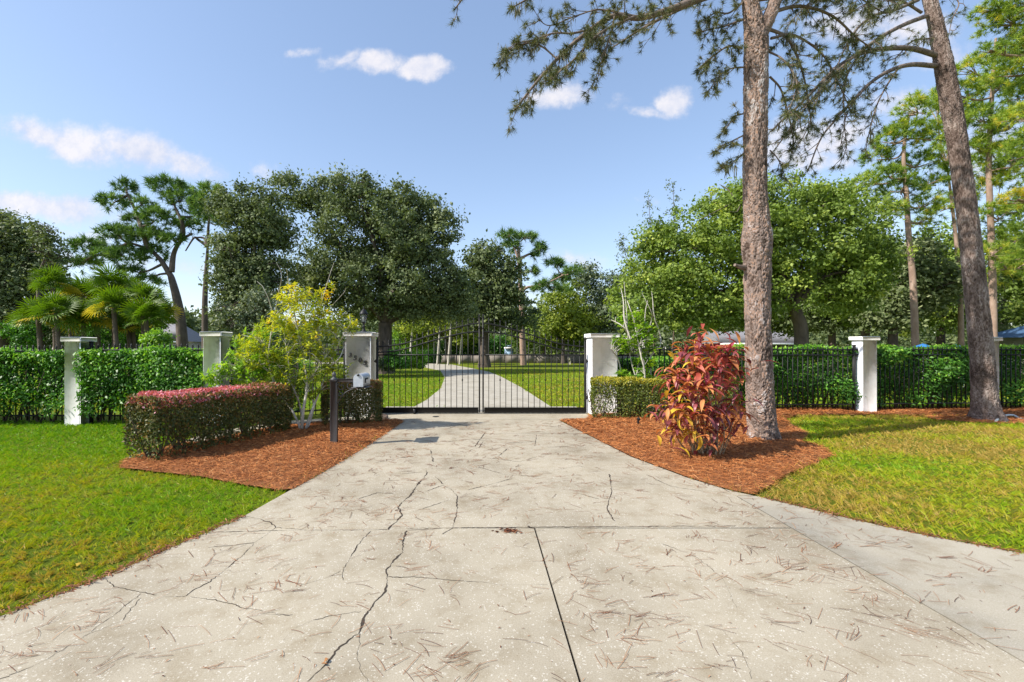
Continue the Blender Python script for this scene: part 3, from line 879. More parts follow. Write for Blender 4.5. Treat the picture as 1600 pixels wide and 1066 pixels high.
g = G(); r = np.random.default_rng(35)
for E in (LEFT[4:9], RIGHT[5:11]):
    E = np.array(E); ss = np.concatenate([[0], np.cumsum(np.linalg.norm(np.diff(E, axis=0), axis=1))]); n = int(ss[-1] * 420)
    q = r.uniform(0, ss[-1], n); x = np.interp(q, ss, E[:, 0]); y = np.interp(q, ss, E[:, 1]); sg = -1 if E[0, 0] < 0 else 1
    x = x + sg * np.abs(r.normal(0, .035, n)) - sg * .012; th = r.uniform(0, 6.28, n)
    leaves(g, np.column_stack([x, y, r.uniform(-.012, .012, n)]), np.column_stack([np.cos(th), np.sin(th), r.normal(.1, .25, n)]), np.tile([0, 0, 1.], (n, 1)) + r.normal(0, .4, (n, 3)), r.uniform(.02, .08, n), r.uniform(.004, .012, n), r.uniform(0, .8, n))
tag(g.obj('edge_thatch', M['dry_needle']), 'brown dead thatch along the cut edges of both lawns', 'thatch', kind='stuff')

# ------------------------------------------------------------------ pillars
def pillar(x0, x1, y0, y1, h, label, group='white pillars of the fence', capo=.048, capt=.105):
    t = empty('white_pillar', ((x0 + x1) / 2, (y0 + y1) / 2, 0), label, 'pillar', group)
    gg = G(); box(gg, x0, x1, y0, y1, -.1, h - capt, bev=.012); gg.obj('shaft', M['stucco'], t)
    gg = G(); box(gg, x0 - capo, x1 + capo, y0 - capo, y1 + capo, h - capt + .001, h, bev=.014)
    gg.obj('cap', M['cap'], t)
    return t


pA = pillar(-8.84, -8.50, 9.64, 9.98, 1.85, 'leftmost white pillar, standing free on the left lawn beside the leafy hedge')
pB = pillar(-5.80, -5.44, 9.48, 9.84, 1.96, 'white pillar behind the yellow shrub and the clipped red topped hedge')
pL = pillar(-3.23, -2.635, 10.83, 11.4, 2.0, 'white gate pillar with the house number and lantern', 'white pillars of the gate', .05)
pR = pillar(2.635, 3.24, 10.83, 11.4, 1.965, 'white gate pillar without lantern beside the gold clipped hedge', 'white pillars of the gate', .05)
pC = pillar(9.56, 9.92, 11.4, 11.75, 1.91, 'free standing white pillar between the two pines')
pD = pillar(12.97, 13.33, 11.7, 12.05, 1.9, 'white pillar mostly hidden behind the leaning pine trunk')

# house number 3505 on the gate pillar
num = empty('house_number', (-2.9, 10.825, 1.38), 'black house number 3505 set slanting on the white gate pillar', 'house number')
for ch, (px, py) in zip('3505', [(547.3, 555.5), (554.8, 559.8), (562.6, 563.2), (570.2, 567.4)]):
    cu_ = bpy.data.curves.new('digit', 'FONT')
    cu_.body = ch; cu_.size = .155; cu_.extrude = .008; cu_.align_x = 'CENTER'; cu_.align_y = 'CENTER'; cu_.offset = .004
    cu_.materials.append(M['digit'])
    tmp = bpy.data.objects.new('digit', cu_); COL.objects.link(tmp)
    bpy.context.view_layer.update()
    me_ = bpy.data.meshes.new_from_object(tmp.evaluated_get(bpy.context.evaluated_depsgraph_get()))
    bpy.data.objects.remove(tmp); bpy.data.curves.remove(cu_)
    if not me_.materials: me_.materials.append(M['digit'])
    o = bpy.data.objects.new('digit', me_); COL.objects.link(o); o.parent = num
    p = W(px, py, 10.818)
    o.location = Vector(p) - num.location
    o.rotation_euler = (math.radians(90), math.radians(8), 0)

# lantern on the gate pillar
lx, ly = W(568.3, 500, 11.1)[0], 11.1
lt = empty('lantern', (lx, ly, 2.0), 'black lantern with glass panes standing on the numbered gate pillar', 'lantern')
g = G(); lathe(g, [(.001, 2.0), (.085, 2.0), (.085, 2.015), (.05, 2.03), (.028, 2.06), (.026, 2.12), (.04, 2.14), (.022, 2.16), (.022, 2.20), (.05, 2.225), (.075, 2.24), (.001, 2.245)], lx, ly, 16)
g.obj('base', M['iron'], lt, smooth=True)
g = G(); lathe(g, [(.052, 2.245), (.085, 2.42), (.08, 2.425), (.048, 2.25)], lx, ly, 6); g.obj('pane', M['glass'], lt)
g = G()
for k in range(6):
    a = k * math.pi / 3
    tube(g, [(lx + .056 * math.cos(a), ly + .056 * math.sin(a), 2.245), (lx + .09 * math.cos(a), ly + .09 * math.sin(a), 2.425)], .006, 5)
g.obj('frame', M['iron'], lt)
g = G(); lathe(g, [(.001, 2.42), (.105, 2.425), (.108, 2.44), (.09, 2.48), (.055, 2.53), (.02, 2.56), (.012, 2.58), (.022, 2.60), (.012, 2.62), (.001, 2.635)], lx, ly, 18)
g.obj('hood', M['iron'], lt, smooth=True)
g = G(); lathe(g, [(.001, 2.25), (.018, 2.25), (.018, 2.30), (.03, 2.34), (.02, 2.38), (.001, 2.39)], lx, ly, 10); g.obj('bulb', M['cream'], lt, smooth=True)

# ------------------------------------------------------------------ iron fences
def picket_mesh(h, z0, w=.018, spear=True):
    gg = G(); box(gg, -w / 2, w / 2, -w / 2, w / 2, z0, h - .07)
    gg.add([(-w * .5, -w * .5, h - .07), (w * .5, -w * .5, h - .07), (w * .5, w * .5, h - .07), (-w * .5, w * .5, h - .07),
            (-w * 1.1, 0, h - .04), (w * 1.1, 0, h - .04), (0, -w * .6, h - .04), (0, w * .6, h - .04), (0, 0, h)],
           [(0, 6, 4), (0, 1, 6), (1, 5, 6), (1, 2, 5), (2, 7, 5), (2, 3, 7), (3, 4, 7), (3, 0, 4), (4, 6, 8), (6, 5, 8), (5, 7, 8), (7, 4, 8)])
    box(gg, -w * .9, w * .9, -w * .9, w * .9, h - .085, h - .07)
    return gg.mesh('picket', M['iron'])


def fence(xa, ya, xb, yb, top, rails, sp, label, ends=(1, 1)):
    t = empty('iron_fence', (xa, ya, 0), label, 'fence', 'black iron fence panels between the pillars')
    d = math.hypot(xb - xa, yb - ya); ang = math.atan2(yb - ya, xb - xa)
    t.rotation_euler = (0, 0, ang)
    me = picket_mesh(top, .06)
    n = int(d / sp)
    for i in range(n):
        instance(me, 'picket', t, ((i + .5) * d / n, 0, 0))
    for z in rails:
        gg = G(); box(gg, 0, d, -.016, .016, z - .016, z + .016); gg.obj('rail', M['iron'], t, origin=(0, 0, 0))
    for e, x in zip(ends, (.03, d - .03)):
        if e:
            gg = G(); box(gg, x - .026, x + .026, -.0262, .0262, 0, top + .02); box(gg, x - .033, x + .033, -.033, .033, top + .02, top + .04)
            gg.obj('end_post', M['iron'], t, origin=(0, 0, 0))
            for z in rails[:2]:
                gg = G(); xx = x + (-.05 if x < d / 2 else .05); box(gg, xx - .03, xx + .03, -.03, .03, z - .03, z + .03)
                gg.obj('bracket', M['iron'], t, origin=(0, 0, 0))
    return t


fence(-13.6, 9.82, -8.86, 9.82, 1.69, (1.54, 1.42, .16), .123, 'black iron fence left of the leftmost pillar, buried in hedge leaves', (0, 1))
fence(-8.46, 9.84, -5.84, 9.68, 1.72, (1.57, 1.45, .16), .123, 'black iron fence between the two left pillars with hedge pushing through')
fence(-5.36, 9.72, -3.26, 11.0, 1.74, (1.58, 1.46, .16), .123, 'black iron fence behind the yellow shrub beside the numbered pillar')
fence(3.28, 11.2, 9.5, 11.56, 1.66, (1.575, 1.44, .19), .13, 'black iron fence from the gate pillar past the red plant and pine')
fence(9.98, 11.6, 12.93, 11.86, 1.66, (1.575, 1.44, .19), .13, 'black iron fence between free standing pillar and leaning pine')
fence(13.39, 11.88, 18.5, 12.1, 1.66, (1.575, 1.44, .19), .13, 'black iron fence right of the leaning pine trunk', (1, 0))

# ------------------------------------------------------------------ gate
GY = 11.2
up_t = np.array([0, 6, 24, 46, 89, 120, 138, 152, 165]) / F * GY
up_z = EYE + (PY - np.array([504.5, 504.8, 508, 513.7, 527, 537.4, 539.8, 541.5, 542.5])) / F * GY
lo_t = np.array([0, 6, 30, 37, 73, 111, 125, 159, 165]) / F * GY
lo_z = EYE + (PY - np.array([517.8, 518, 520.5, 522, 531.5, 543, 547.5, 551, 551.4])) / F * GY
for side in (-1, 1):
    t = empty('iron_gate_leaf', (side * 2.56, GY, 0), 'left leaf of the black iron gate, hinged on the numbered pillar' if side < 0 else
              'right leaf of the black iron gate, hinged on the plain pillar', 'gate', 'leaves of the double drive gate')
    xi, xo = .045 * side, 2.56 * side
    g = G(); a, b_ = sorted((xi + .025 * side, xo)); box(g, a, b_, GY - .03, GY + .03, .02, .155, bev=.004); g.obj('bottom_rail', M['iron'], t)
    g = G(); box(g, a, b_, GY - .014, GY + .014, 1.432, 1.462); g.obj('middle_rail', M['iron'], t)
    for nm, tt, zz in (('upper_arch_rail', up_t, up_z), ('lower_arch_rail', lo_t, lo_z)):
        g = G(); xs_ = np.linspace(.07, 2.54, 40); z = np.interp(xs_, tt, zz)
        z = np.convolve(np.pad(z, 3, 'edge'), np.ones(7) / 7, 'valid')
        n = len(xs_)
        v = np.concatenate([np.stack([side * xs_, np.full(n, GY + dy), z + dz], 1) for dy in (-.016, .016) for dz in (-.016, .016)])
        i = np.arange(n - 1)
        f = [np.stack([i + p * n, i + 1 + p * n, i + 1 + q * n, i + q * n], 1) for p, q in ((0, 1), (1, 3), (3, 2), (2, 0))]
        g.add(v, np.concatenate(f)); g.obj(nm, M['iron'], t)
    for nm, x, top in (('meeting_stile', xi, 2.36), ('hinge_stile', xo, 1.79)):
        g = G(); hw_ = .018 if nm == 'meeting_stile' else .024; box(g, x - hw_, x + hw_, GY - .0302, GY + .0302, .03, top); box(g, x - .025, x + .025, GY - .034, GY + .034, top, top + .02)
        lathe(g, [(.001, top + .02), (.018, top + .03), (.024, top + .05), (.014, top + .075), (.001, top + .10)], x, GY, 8)
        if nm == 'meeting_stile':
            for zz in (1.2, 1.86, 2.1):
                box(g, x - .025, x + .025, GY - .036, GY + .036, zz, zz + .03)
        g.obj(nm, M['iron'], t)
    n = 17; cache = {}
    for k in range(n):
        x = .045 + (k + 1) * (2.56 - .045) / (n + 1)
        h = float(np.interp(x, up_t, up_z)) + .155
        gg = G(); w = .015
        box(gg, -w / 2, w / 2, -w / 2, w / 2, .15, h - .07)
        gg.add([(-w, 0, h - .07), (w, 0, h - .07), (0, -w, h - .07), (0, w, h - .07), (-w * 1.4, 0, h - .045), (w * 1.4, 0, h - .045), (0, -w * .6, h - .045), (0, w * .6, h - .045), (0, 0, h)],
               [(0, 2, 6, 4), (2, 1, 5, 6), (1, 3, 7, 5), (3, 0, 4, 7)])
        gg.add([(-w * 1.4, 0, h - .045), (w * 1.4, 0, h - .045), (0, -w * .6, h - .045), (0, w * .6, h - .045), (0, 0, h)], [(0, 2, 4), (2, 1, 4), (1, 3, 4), (3, 0, 4)])
        o = bpy.data.objects.new('picket', gg.mesh('picket', M['iron'])); COL.objects.link(o); o.parent = t
        o.location = (side * (x - 2.56), 0, 0)
        if k % 4 == 2:
            g2 = G(); zc = EYE + (PY - 594) / F * GY
            g2.add([(-.0, -.012, zc - .05), (-.02, 0, zc), (0, .012, zc), (.02, 0, zc), (0, 0, zc + .06), (0, -.014, zc)],
                   [(0, 5, 1), (0, 3, 5), (1, 5, 4), (5, 3, 4), (0, 1, 2), (0, 2, 3), (1, 4, 2), (2, 4, 3)])
            c_ = bpy.data.objects.new('collar', g2.mesh('collar', M['iron'])); COL.objects.link(c_); c_.parent = o
    for z in (.35, 1.25):
        g = G(); tube(g, [(xo + side * .03, GY, z), (xo + side * .03, GY, z + .09)], .02, 8); box(g, min(xo, xo + side * .08), max(xo, xo + side * .08), GY - .01, GY + .01, z + .02, z + .06)
        g.obj('hinge', M['iron'], t)
    if side < 0:
        px = W(648, 646, GY)[0]
        g = G(); box(g, px - .03, px + .03, GY - .05, GY - .031, .0, .12); tube(g, [(px - .02, GY - .06, .035), (px + .02, GY - .06, .035)], .034, 12)
        g.obj('drop_wheel', M['iron'], t)

# brown rock at the foot of the numbered pillar, drain cover on the apron
g = G(); rr = np.random.default_rng(5)
import bmesh
bm = bmesh.new(); bmesh.ops.create_icosphere(bm, subdivisions=3, radius=1)
rock_x = W(592, 655, 10.45)[0]
vv = np.array([v.co[:] for v in bm.verts]); ff = [tuple(v.index for v in f.verts) for f in bm.faces]; bm.free()
vv = vv * (1 + .12 * np.sin(vv[:, :1] * 4 + vv[:, 1:2] * 3) * np.cos(vv[:, 2:3] * 5))
vv[:, 2] = np.where(vv[:, 2] > 0, np.abs(vv[:, 2]) ** .7 * (1 - .35 * vv[:, 0]), vv[:, 2])
g.add(vv * [.23, .14, .12] + [rock_x, 10.45, .01], ff)
tag(g.obj('rock', M['rock'], origin=(rock_x, 10.45, 0)), 'low brown wedge of rock at the foot of the numbered gate pillar', 'rock')
g = G(); px = W(681, 652, 10.7)[0]; lathe(g, [(.001, .006), (.075, .006), (.08, .002)], px, 10.7, 16)
tag(g.obj('drain_cover', M['iron'], origin=(px, 10.7, 0)), 'small dark round cover in the apron just before the gate', 'drain cover')

# ------------------------------------------------------------------ mailbox
mp = GP(522, 697)
t = empty('mailbox', (mp[0], mp[1], 0), 'silver mailbox on a black post with scrolled arm at the drive edge', 'mailbox')
x, y = mp
g = G(); box(g, x - .052, x + .052, y - .052, y + .052, -.1, 1.07, bev=.008)
box(g, x - .062, x + .062, y - .062, y + .062, 1.07, 1.095, bev=.004)
g.obj('post', M['post'], t)
g = G(); lathe(g, [(.055, 1.095), (.05, 1.11), (.022, 1.13), (.02, 1.14), (.034, 1.165), (.036, 1.18), (.022, 1.205), (.001, 1.225)], x, y, 14); g.obj('finial', M['post'], t, smooth=True)
zt = EYE + (PY - 592) / F * mp[1]
g = G(); box(g, x + .05, x + .42, y - .022, y + .022, zt - .05, zt, bev=.004); box(g, x + .3, x + .55, y - .07, y + .3, zt - .148, zt - .135); box(g, x + .385, x + .42, y - .02, y + .02, zt - .14, zt - .04); g.obj('arm', M['post'], t)
g = G()
def scroll(cx, cz, r0, r1, a0, a1, n=26):
    a = np.linspace(a0, a1, n); rr_ = np.linspace(r0, r1, n)
    tube(g, np.stack([cx + rr_ * np.cos(a), np.full(n, y), cz + rr_ * np.sin(a)], 1), .0075, 6)
scroll(x + .12, zt - .13, .065, .02, 2.2, 9.0)
scroll(x + .27, zt - .12, .07, .02, .6, 7.6)
tube(g, spline([(x + .052, y, zt - .42), (x + .10, y, zt - .33), (x + .17, y, zt - .24), (x + .25, y, zt - .19), (x + .36, y, zt - .15)], 16), .008, 6)
scroll(x + .10, zt - .26, .04, .015, 0, 6)
g.obj('scroll', M['post'], t)
# box: rounded top, long side towards the back
bx, bw, bl = x + .36, .15, .46
y0 = y - .12; zb = EYE + (PY - 604) / F * y0; zh = .135
th = np.linspace(0, math.pi, 12)
prof = [(bw / 2, zb)] + [(bw / 2 * math.cos(a), zb + zh + bw / 2 * math.sin(a) * .9) for a in th] + [(-bw / 2, zb)]
prof = np.array(prof); n = len(prof); bx2 = bx + bw / 2
v = np.concatenate([np.column_stack([prof[:, 0] + bx2, np.full(n, yy_), prof[:, 1]]) for yy_ in (y0, y0 + bl)])
g = G(); g.add(v, [(i, (i + 1) % n, (i + 1) % n + n, i + n) for i in range(n)]); g.add(v[n:], [tuple(range(n))[::-1]])
g.add(v[:n], [tuple(range(n))])
g.obj('box', M['silver'], t)
g = G(); pr = prof * [1.06, 1]; pr[:, 1] = zb + (prof[:, 1] - zb) * 1.03 - .004
v = np.concatenate([np.column_stack([pr[:, 0] + bx2, np.full(n, yy_), pr[:, 1]]) for yy_ in (y0 - .022, y0 - .004)])
g.add(v[:n], [tuple(range(n))]); g.add(v, [(i, (i + 1) % n, (i + 1) % n + n, i + n) for i in range(n)]); dr_ = g.obj('door', M['silver'], t)
g = G(); box(g, bx2 - .015, bx2 + .015, y0 - .04, y0 - .023, zb + .17, zb + .2); g.obj('handle', M['iron'], dr_)
g = G(); box(g, bx2 + bw / 2 + .002, bx2 + bw / 2 + .01, y0 + .10, y0 + .30, zb + .10, zb + .125); box(g, bx2 + bw / 2 + .002, bx2 + bw / 2 + .010, y0 + .10, y0 + .15, zb + .05, zb + .0998)
g.obj('flag', M['iron'], t)
# garden spike light stub and hose
p = GP(997, 669); g = G()
tube(g, [(p[0], p[1], .0), (p[0], p[1], .17)], .02, 8); tube(g, [(p[0], p[1], .17), (p[0] + .03, p[1], .2)], [.04, .03], 10)
tag(g.obj('sprinkler_head', M['iron'], origin=(p[0], p[1], 0)), 'small dark spike light sticking out of the right straw bed', 'garden light')
g = G(); pts = [GP(1556, 661), GP(1568, 655), GP(1583, 653), GP(1592, 655), GP(1610, 658), GP(1640, 662)]
tube(g, spline([(q[0], q[1], .045 + .03 * math.sin(i * 1.3)) for i, q in enumerate(pts)], 24), .022, 8)
tag(g.obj('garden_hose', M['hose'], origin=(*pts[0], 0)), 'short length of pale hose curving out from the leaning pine base', 'hose')

# ------------------------------------------------------------------ hedges
def fence_hedge(x0, x1, y0, y1, ztop, zbot, mat, n, seed, label, Lf=.08, bulge=.13):
    """informal leafy hedge between two pillars"""
    r = np.random.default_rng(seed)
    t = empty('hedge', ((x0 + x1) / 2, (y0 + y1) / 2, 0), label, 'hedge', 'leafy hedges grown through the iron fence')
    gg = G(); gs = G()
    def yc(x):                       # front line follows the fence
        return y0 + (y1 - y0) * (x - x0) / (x1 - x0)
    kind = r.choice(3, n, p=[.55, .27, .18])
    x = r.uniform(x0, x1, n); z = r.uniform(zbot, ztop, n)
    zt = ztop + .05 * np.sin(x * 3.1 + seed) + .03 * np.sin(x * 9.7)
    lump = bulge * 1.4 * (.5 * np.sin(x * 2.7 + 1.7 * np.sin(z * 2.1 + seed)) + .5 * np.sin(z * 4.4 + x * 1.3))
    dep = np.abs(r.normal(0, .14, n))
    yy_ = np.where(kind == 0, yc(x) - lump - .05 + dep, yc(x) + r.uniform(0, .75, n))
    z = np.where(kind == 1, zt - np.abs(r.normal(0, .07, n)), np.minimum(z, zt))
    # ragged, thin bottom
    thin = r.uniform(0, 1, n) < np.clip((z - zbot + .02) / .38 + .25 * np.sin(x * 6.3 + seed), .04, 1)
    back = (kind == 2)
    yy_ = np.where(back, yc(x) + .75 - dep * .8, yy_)
    k = thin
    x, yy_, z, kind = x[k], yy_[k], z[k], kind[k]; n = len(x)
    nrm = np.where((kind == 0)[:, None], [-.35, -.8, .55], np.where((kind == 1)[:, None], [0, -.2, 1], [0, 1, .4])) + r.normal(0, .45, (n, 3))
    a = r.normal(0, .6, (n, 3)) + [0, -.25, -.25]
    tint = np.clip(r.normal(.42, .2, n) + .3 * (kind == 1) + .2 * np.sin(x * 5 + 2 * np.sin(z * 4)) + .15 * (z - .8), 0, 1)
    L = r.uniform(.7, 1.25, n) * Lf
    leaves(gg, np.column_stack([x, yy_, z]), a, nrm, L, L * .5, tint, 0, .16, .1)
    gg.obj('leaves', mat, t)
    for i in range(int((x1 - x0) / .28)):
        sx = x0 + .15 + i * .28 + r.uniform(-.08, .08)
        for _ in range(3):
            p0 = np.array([sx, yc(sx) + .35, -.05]); p1 = p0 + [r.uniform(-.25, .25), r.uniform(-.3, .3), .6]; p2 = p1 + [r.uniform(-.2, .2), r.uniform(-.1, .1), .6]
            tube(gs, spline([p0, p1, p2], 6), [.02, .014, .006], 5)
    gs.obj('stems', M['stem_dark'], t)
    return t


fence_hedge(-13.5, -8.84, 9.66, 9.66, 1.55, .2, M['hedge'], 27000, 3, 'bright leafy hedge left of the leftmost pillar')
fence_hedge(-8.52, -5.75, 9.62, 9.52, 1.57, .2, M['hedge'], 18500, 4, 'bright leafy hedge bulging through the fence between the two left pillars')
fence_hedge(-5.5, -4.2, 9.95, 10.7, 1.25, .1, M['hedge'], 4200, 9, 'green leafy hedge behind the yellow shrub, right of its pillar')
fence_hedge(3.3, 6.2, 11.5, 11.65, 1.35, .15, M['hedge_dark'], 12500, 5, 'dark leafy hedge behind the fence, red plant and upright pine')
fence_hedge(6.1, 9.62, 11.52, 11.68, 1.62, .15, M['hedge_dark'], 18000, 6, 'dark leafy hedge behind the fence between upright pine and free standing pillar')
fence_hedge(9.95, 12.98, 11.66, 11.88, 1.62, .12, M['hedge_dark'], 16000, 7, 'dark leafy hedge behind the fence between pillar and leaning pine')
fence_hedge(13.35, 18.4, 11.94, 12.16, 1.62, .12, M['hedge_dark'], 20000, 8, 'dark leafy hedge behind the fence right of the leaning pine')


def clipped_hedge(path, width, ztop, zbot, mat, dens, seed, label, topfun, sidefun, Lf=.042, hang=.35):
    r = np.random.default_rng(seed)
    P = spline(path, 60)
    d = unit(np.gradient(P, axis=0)); nn = np.stack([-d[:, 1], d[:, 0]], 1)
    s = np.concatenate([[0], np.cumsum(np.linalg.norm(np.diff(P, axis=0), axis=1))])
    LN = s[-1]
    t = empty('clipped_hedge', (*P.mean(0), 0), label, 'hedge', 'low clipped hedges by the gate')
    gg = G()
    def at(q):
        return np.stack([np.interp(q, s, P[:, 0]), np.interp(q, s, P[:, 1])], -1), np.stack([np.interp(q, s, nn[:, 0]), np.interp(q, s, nn[:, 1])], -1), np.stack([np.interp(q, s, d[:, 0]), np.interp(q, s, d[:, 1])], -1)
    H = ztop - zbot
    # faces: top, two sides, two ends
    faces = [('top', LN * width), ('l', LN * H), ('r', LN * H), ('e0', width * H), ('e1', width * H), ('in', LN * width * H * 1.2)]
    for nm, A in faces:
        n = int(A * dens)
        q = r.uniform(0, LN, n); u = r.uniform(-.5, .5, n) * width; z = zbot + H * r.uniform(0, 1, n)
        dep = np.abs(r.normal(0, .035, n))
        if nm == 'top': z = ztop - dep * .8 + .012 * np.sin(q * 9) + .02 * np.sin(q * 3.1 + u * 4) - .10 * np.clip((np.abs(u) / width * 2 - .62) / .38, 0, 1) ** 2 - .08 * np.clip(1 - np.minimum(q, LN - q) / .22, 0, 1) ** 2
        if nm == 'l': u = width / 2 - dep
        if nm == 'r': u = -width / 2 + dep
        if nm == 'e0': q = dep
        if nm == 'e1': q = LN - dep
        # rounded shoulders and sides that draw in towards the ground
        sh = np.clip((ztop - z) / .2, 0, 1); sh = np.sqrt(np.clip(1 - (1 - sh) ** 2, 0, 1))
        inn = (1 - .16 * (1 - sh)) * (1 - .16 * np.clip((.45 - z) / .45, 0, 1))
        if nm[0] == 'e': u = u * .72
        else: u = u * (1 - .28 * np.clip(1 - np.minimum(q, LN - q) / (width * .4), 0, 1) ** 2)
        u = u * inn + .025 * np.sin(q * 7 + z * 6) * np.sign(u)
        c, n2, d2 = at(q)
        endf = np.where(np.minimum(q, LN - q) < width * .5, 1, 0)
        c = c + n2 * u[:, None]
        # keep: density falls near the ground
        ragged = zbot + hang * (.5 + .5 * np.sin(q * 4.3 + 1.3 * np.sin(q * 11)))
        keep = r.uniform(0, 1, n) < np.where(z > ragged, 1, .28)
        if nm == 'in': keep &= r.uniform(0, 1, n) < .5
        nv = {'top': [0, 0, 1.], 'l': None, 'r': None}.get(nm, None)
        if nm == 'top' : base = np.tile([0, 0, 1.], (n, 1))
        elif nm == 'l': base = np.column_stack([n2, np.full(n, .25)])
        elif nm == 'r': base = np.column_stack([-n2, np.full(n, .25)])
        elif nm == 'e0': base = np.column_stack([-d2, np.full(n, .25)])
        elif nm == 'e1': base = np.column_stack([d2, np.full(n, .25)])
        else: base = r.normal(0, 1, (n, 3))
        nrm = base + r.normal(0, .55, (n, 3))
        a = r.normal(0, 1, (n, 3)) + ([0, 0, .6] if nm == 'top' else [0, 0, 0])
        L = Lf * r.uniform(.7, 1.3, n)
        tt = topfun(q / LN, u / width, r, n) if nm == 'top' else sidefun(q / LN, (ztop - z), r, n)
        k = keep
        leaves(gg, np.column_stack([c, z])[k], a[k], nrm[k], L[k], L[k] * .58, tt[k], 0, .12, .08)
    gg.obj('leaves', mat, t)
    gs = G()
    for i in range(int(LN / .2)):
        q = (i + .5) * .2 + r.uniform(-.05, .05)
        c, n2, d2 = at(np.array([q])); c = c[0]; n2 = n2[0]
        base = np.array([c[0], c[1], .0]) + np.append(n2 * r.uniform(-.08, .08), 0)
        for _ in range(5):
            off = np.append(n2 * r.uniform(-.42, .42) * width + d2[0] * r.uniform(-.22, .22), 0)
            p1 = base + off * .45 + [0, 0, .22 + r.uniform(0, .12)]; p2 = base + off + [0, 0, ztop * .75]
            tube(gs, spline([base, p1, p2], 6), [.013, .009, .004], 5)
    gs.obj('stems', M['stem_dark'], t)
    return t


def top_red(q, u, r, n):
    pink = r.normal(.86, .09, n)
    gold = r.normal(.50, .1, n)
    k = r.uniform(0, 1, n) < np.clip((q - .62) / .25, 0, .9)
    return np.clip(np.where(k, gold, pink), 0, 1)


def side_red(q, dz, r, n):
    b = np.where(r.uniform(0, 1, n) < np.clip(.75 - dz * 2.6, 0.05, .8), r.normal(.46, .12, n), r.normal(.15, .14, n))
    return np.clip(b, 0, 1)


clipped_hedge([(-4.78, 6.38), (-4.54, 7.1), (-4.23, 7.9), (-3.88, 8.75)], .88, .93, .05, M['loro'], 3600, 41,
              'low clipped hedge with pink red top running back from the left lawn', top_red, side_red)
def top_gold2(q, u, r, n): return np.clip(np.where(r.uniform(0, 1, n) < .45, r.normal(.62, .12, n), r.normal(.35, .1, n)), 0, .9)
clipped_hedge([(-3.25, 9.35), (-2.75, 9.6), (-2.2, 9.85)], .72, .91, .06, M['loro'], 3600, 42,
              'short clipped green brown hedge between mailbox and gate', top_gold2, lambda q, dz, r, n: np.clip(r.normal(.24, .13, n) + .2 * (dz < .12), 0, 1))
clipped_hedge([(2.50, 10.30), (2.9, 10.28), (3.5, 10.22), (4.1, 10.1)], .55, .93, .08, M['duranta'], 3100, 43,
              'clipped hedge with golden top in front of the plain gate pillar',
              lambda q, u, r, n: np.clip(r.normal(.78, .15, n), 0, 1), lambda q, dz, r, n: np.clip(r.normal(.30, .18, n) + .4 * np.clip(.15 - dz, 0, 1) / .15, 0, 1), hang=.5)
clipped_hedge([(5.0, 10.6), (5.9, 10.55)], .5, .92, .3, M['duranta'], 2600, 44,
              'small gold green shrub half hidden behind the upright pine',
              lambda q, u, r, n: np.clip(r.normal(.7, .15, n), 0, 1), lambda q, dz, r, n: np.clip(r.normal(.35, .2, n), 0, 1))


# ------------------------------------------------------------------ shrubs with stems
def shrub(name, base, label, blobs, nleaf, Lf, mat, stemmat, stems, seed, wl=.28, tintf=None, whorl=9, group=None, cat='shrub', flat=.6):
    r = np.random.default_rng(seed)
    t = empty(name, (base[0], base[1], 0), label, cat, group)
    B = np.array(blobs)
    gg = G(); gs = G()
    nc = nleaf // whorl
    w = B[:, 3] * B[:, 5]; bi = r.choice(len(B), nc, p=w / w.sum())
    dr = randdir(nc, r); rad = r.uniform(.25, 1.0, nc) ** .5
    c = B[bi, :3] + dr * B[bi, 3:6] * rad[:, None]
    c = c[c[:, 2] > .15]; nc = len(c)
    out = unit(c - np.array([base[0], base[1], max(.3, B[:, 2].min() - .6)]))
    ax = unit(out + r.normal(0, .35, (nc, 3)) + [0, 0, .35])
    cc = np.repeat(c, whorl, 0); aa = np.repeat(ax, whorl, 0)
    n = len(cc)
    side = randdir(n, r); side = unit(side - (side * aa).sum(-1, keepdims=True) * aa)
    a = unit(aa * r.uniform(.1, 1.0, (n, 1)) + side * 1.0 + [0, 0, -.1])
    cc = cc - aa * r.uniform(0, .12, (n, 1))
    nrm = aa + r.normal(0, flat * .5, (n, 3)) + [0, 0, .3]
    L = Lf * r.uniform(.6, 1.25, n)
    tint = np.repeat(tintf(c, r) if tintf else r.beta(2, 2, nc), whorl) + r.normal(0, .1, n)
    leaves(gg, cc, a, nrm, L, L * wl, np.clip(tint, 0, 1), 0, .2, .1)
    gg.obj('leaves', mat, t)
    ends = []
    for st in stems:
        pts = spline(st[0], 12)
        tube(gs, pts, st[1], 7)
        ends.append(pts)
    # twigs from the stems to some of the whorls
    allp = np.vstack(ends)
    for i in r.choice(nc, min(nc, 170), replace=False):
        d = np.linalg.norm(allp - c[i], axis=1) + np.where(allp[:, 2] > c[i, 2] - .05, 5, 0)
        j = d.argmin()
        if d[j] < 1.2:
            m = (allp[j] + c[i]) / 2 + [0, 0, .05] + r.normal(0, .03, 3)
            tube(gs, spline([allp[j], m, c[i]], 5), [.008, .005, .003], 4, cap=False)
    gs.obj('stem', stemmat, t)
    return t


def PB(lst, d, ry=.5):
    """blobs given as x, y, half width, half height on the photograph at distance d"""
    out = []
    for b in lst:
        x, y, rx, rz = b[:4]
        dd = d + (b[4] if len(b) > 4 else 0)
        dy = b[5] if len(b) > 5 else (rx + rz) / 2 / F * dd * .9
        out.append((*W(x, y, dd), rx / F * dd, dy, rz / F * dd))
    return out


